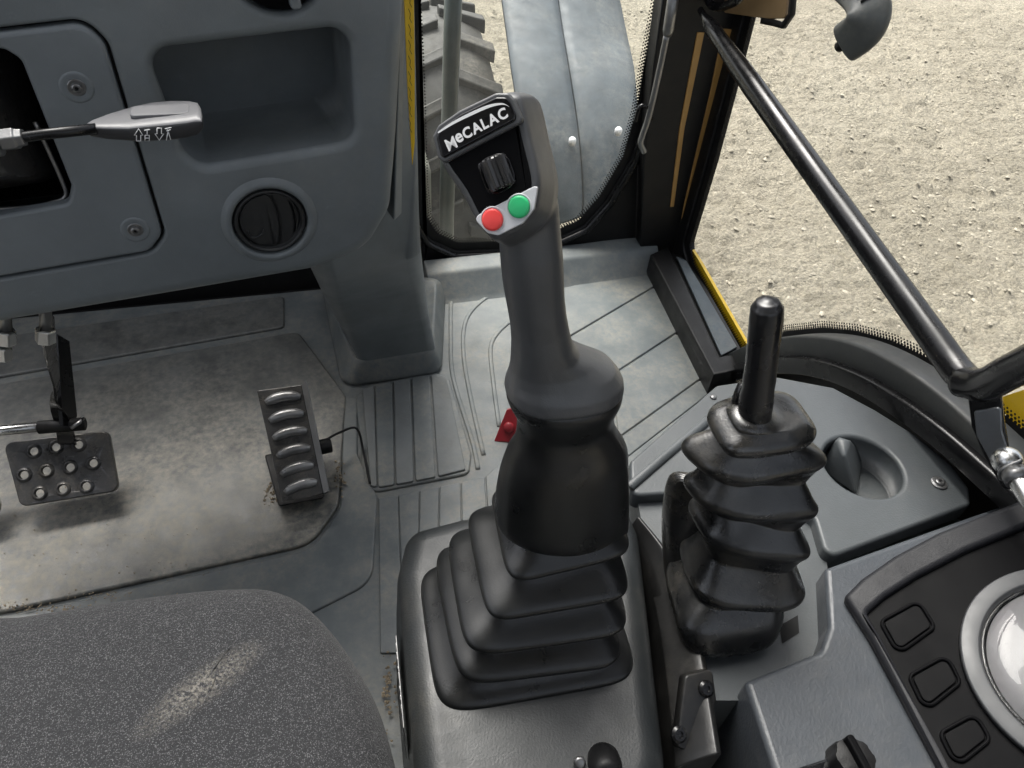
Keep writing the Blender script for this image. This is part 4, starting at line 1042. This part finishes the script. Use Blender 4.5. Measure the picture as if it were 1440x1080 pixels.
obj('end_button', *lathe(lp[-1] + ex_ * .0, ex_, [(0, .0075), (.014, .0075), (.0155, .006), (.0155, 0)], 22), BLKM, la_)
gpad = []
for k in range(9):
    i = 2 + k * 2
    p = lp[i]; t = (lp[i + 1] - lp[i - 1]).normalized(); vdir = (CAM - p).normalized(); s = t.cross(vdir).normalized(); d = s.cross(t)
    obj('grip_ridge', *tube([p - s * .014 + d * .012, p - s * .004 + d * .0142, p + s * .006 + d * .0142], .0018, 6), BLKM, la_)
FHg = Frame(V((.81, 0, 0)), V((-1, 0, 0)))
hg = wn(obj('hinge_plate', *prism(FHg, rpoly(ccw(FHg.loop([(1008, -40), (1112, -60), (1104, 26), (1080, 27), (1018, 18)])), .006), -.008, 0, .002), plastic('hinge_ochre', (.20, .13, .06), .45, 300, .1, .15), cabf, label='ochre hinge plate'))
obj('rim', *sweep([FHg.pt(*FHg.ab(u, v), -.003) for u, v in ((1118, -60), (1111, 20), (1100, 36), (1086, 32), (1070, 29))], [(-.005, -.004), (.005, -.004), (.005, .004), (-.005, .004)], -X_), BLKM, hg)
obj('hook', *tube(crom([px(u, v, .77) for u, v in ((995, -20), (998, 4), (1012, 10), (1030, 4), (1042, -6), (1050, -30))], 5), .008, 14), BLK, hg)
rd = thing('latch_rod', 'thin bright metal rod with hooked end beside the front window', 'rod', py(905, 215, 1.33))
obj('barrel', *tube([py(952, -40, 1.33), py(940, 42, 1.33), py(938.5, 50, 1.33)], [.0105, .0105, .008], 18), STEELD, rd)
obj('shaft', *tube(crom([py(u, v, 1.33) for u, v in ((938, 48), (925, 110), (912, 165), (903, 192), (901, 202), (906, 214))], 5), .0062, 14), STEELD, rd)
obj('clip', *tube(crom([py(u, v, 1.335) for u, v in ((893, 172), (900, 150), (912, 152), (916, 168))], 4), .004, 8), BLK, rd)

# ================================================================== outside
mg = thing('mudguard', 'blue grey plastic front mudguard with a seam seen through the front window', 'mudguard', (.85, 2.4, -.5))
lft = [(770, 318, 1.99), (755, 280, 2.02), (738, 200, 2.12), (722, 110, 2.3), (710, 20, 2.55), (690, -110, 3.0)]
sea = [(818, 305, 1.97), (820, 275, 2.0), (815, 195, 2.1), (803, 110, 2.28), (790, 30, 2.52), (770, -110, 2.98)]
rgt = [(862, 288, 1.99), (880, 250, 2.02), (896, 185, 2.12), (893, 105, 2.3), (880, 40, 2.55), (850, -110, 3.0)]
def sheet(a, b, sag, k=8):
    A, B = crom([py(*p) for p in a], 5), crom([py(*p) for p in b], 5); r_ = []
    n = Z
    for i in range(len(A)):
        t = (A[min(i + 1, len(A) - 1)] - A[max(i - 1, 0)]); nn = (B[i] - A[i]).cross(t).normalized()
        if nn.dot(CAM - A[i]) < 0: nn = -nn
        top_ = [A[i].lerp(B[i], j / k) + nn * sag * (1 - (2 * j / k - 1) ** 2) for j in range(k + 1)]
        r_.append(top_ + [p - nn * .02 for p in reversed(top_)])
    return loft(r_)
sh = lambda L, d: [(u + d, v, y) for u, v, y in L]
wn(obj('inner_panel', *sheet(lft, sh(sea, -1), .012), FEND, mg))
wn(obj('outer_panel', *sheet(sh(sea, 1.2), rgt, .016), FEND, mg))
for u, v, y_ in ((805, 197, 2.07), (870, 183, 2.07)):
    obj('bolt_cap', *lathe(py(u, v, y_), V((-.2, -.6, .75)), [(-.02, .012), (0, .012), (.006, .009), (.007, 0)], 14), WHITE, mg)
ty = thing('front_tyre', 'dusty lugged tyre beside the mudguard seen through the front window', 'tyre', (.50, 2.85, GZ))
TC = V((.50, 2.85, GZ + .62)); R_ = .62
prof = [(-.14, .34), (-.17, .42), (-.175, .52), (-.15, .59), (-.08, .612), (0, .615), (.08, .612), (.15, .59), (.175, .52), (.17, .42), (.14, .34)]
rings = [[TC + V((x, math.cos(t) * r, math.sin(t) * r)) for x, r in prof] for t in [2 * math.pi * i / 48 for i in range(48)]]
vs = [p for r in rings for p in r]; n = len(prof)
fs = [(i * n + j, i * n + j + 1, ((i + 1) % 48) * n + j + 1, ((i + 1) % 48) * n + j) for i in range(48) for j in range(n - 1)]
cas = obj('casing', vs, fs, TYRE, ty)
for i in range(22):
    for sd_ in (-1, 1):
        t0 = 2 * math.pi * (i + (.5 if sd_ > 0 else 0)) / 22
        def tp(x, dt, r): t = t0 + dt; return TC + V((x, math.cos(t) * r, math.sin(t) * r))
        q = [(0.01 * sd_, -.04), (.01 * sd_, .04), (.17 * sd_, .15), (.17 * sd_, .07)]
        vs = [tp(x, d, (.60 if abs(x) < .1 else .575)) for x, d in q] + [tp(x, d * .9, (.645 if abs(x) < .1 else .625)) for x, d in q]
        obj('lug', vs, [(0, 1, 2, 3), (4, 5, 6, 7), (0, 1, 5, 4), (1, 2, 6, 5), (2, 3, 7, 6), (3, 0, 4, 7)], TYRE, cas, smooth=False, bevel=.006)
obj('rim', *lathe(TC, V((1, 0, 0)), [(-.13, .36), (-.10, .34), (-.06, .20), (-.05, 0)], 36), YEL, ty)
pl = thing('guard_post', 'slim dark green grey upright post outside the front window', 'post', py(628, 320, 1.8))
g0 = py(628, 345, 1.80); g1 = py(640, -80, 1.80)
g0.z = GZ
obj('tube', *tube([V((g1.x * .98 + .0, 1.80, GZ)), py(628, 300, 1.80), py(634, 100, 1.80), g1], .021, 20), POSTM, pl)
obj('foot_plate', *loft([[V((g1.x * .98 + a, 1.80 + b, z)) for a, b in ((-.06, -.06), (.06, -.06), (.06, .06), (-.06, .06))] for z in (GZ - .02, GZ + .02)]), POSTM, pl, bevel=.004)
en = thing('engine_cover', 'dull grey green engine side panel behind the upright post', 'engine cover', (.05, 2.6, -.5))
wn(obj('panel', *loft([[V((x, y, z)) for x, y in rpoly([(-.45, 1.75), (.30, 1.75), (.36, 4.0), (-.45, 4.0)], .05)] for z in (-.75, .10)]), plastic('hood_grey', (.16, .165, .14), .5, 100, .2, .3, dust=.3), en, bevel=.04, seg=4))
obj('louvre', *loft([[V((.30 + a, y, z)) for a, z in ((0, -.4), (.03, -.4), (.03, -.05), (0, -.05))] for y in (2.0, 3.2)]), BLKM, en)
axl = obj('axle', *tube([V((.05, 2.85, GZ + .62)), V((.45, 2.85, GZ + .62))], .07, 18), BLKM, ty)

# ================================================================== unseen roof, walls and door, added to shape light and reflections
cab = thing('unseen_cab_shell', 'black lined cab roof with front skylight, rear wall and door', 'cab', (-.2, .45, -.05))
LINE = plastic('cab_lining_fill', (.30, .30, .30), .8, 100, .2, .1)  # pale lining picked to bounce fill light into the cab
def box(name, x0, x1, y0, y1, z0, z1, m=LINE):
    return obj(name, [(x, y, z) for z in (z0, z1) for x, y in ((x0, y0), (x1, y0), (x1, y1), (x0, y1))], [(0, 1, 2, 3), (4, 5, 6, 7), (0, 1, 5, 4), (1, 2, 6, 5), (2, 3, 7, 6), (3, 0, 4, 7)], m, cab, smooth=False, bevel=.01)
box('roof_lining', -1.22, .86, -.58, .30, 1.70, 1.78)  # unseen, shades the rear of the cab from the sky
box('front_rail', -1.22, .86, 1.38, 1.47, 1.70, 1.78)
box('side_rail', -1.22, -1.14, .30, 1.38, 1.70, 1.78)
box('side_rail', .78, .86, .30, 1.38, 1.70, 1.78)
box('added_skylight_pane', -1.14, .78, .30, 1.38, 1.73, 1.735, GLASS)  # skylight added to let top light onto the bellows and mat
box('rear_wall', -1.22, .86, -.60, -.56, -.05, .70)  # unseen, blocks ground reflections, kept low so the dash stays lit
box('rear_pane', -1.15, .80, -.585, -.58, .70, 1.70, GLASS)
box('door_panel', -1.24, -1.19, -.56, 1.40, -.05, .75)  # unseen, added to block light bouncing off the ground
for x, y in ((.82, -.56), (-1.18, -.56), (-1.18, 1.41), (.80, 1.41)):
    box('corner_post', x - .035, x + .035, y - .035, y + .035, .70 if x > .81 else (1.1 if x > 0 else .75), 1.70, BLKM)
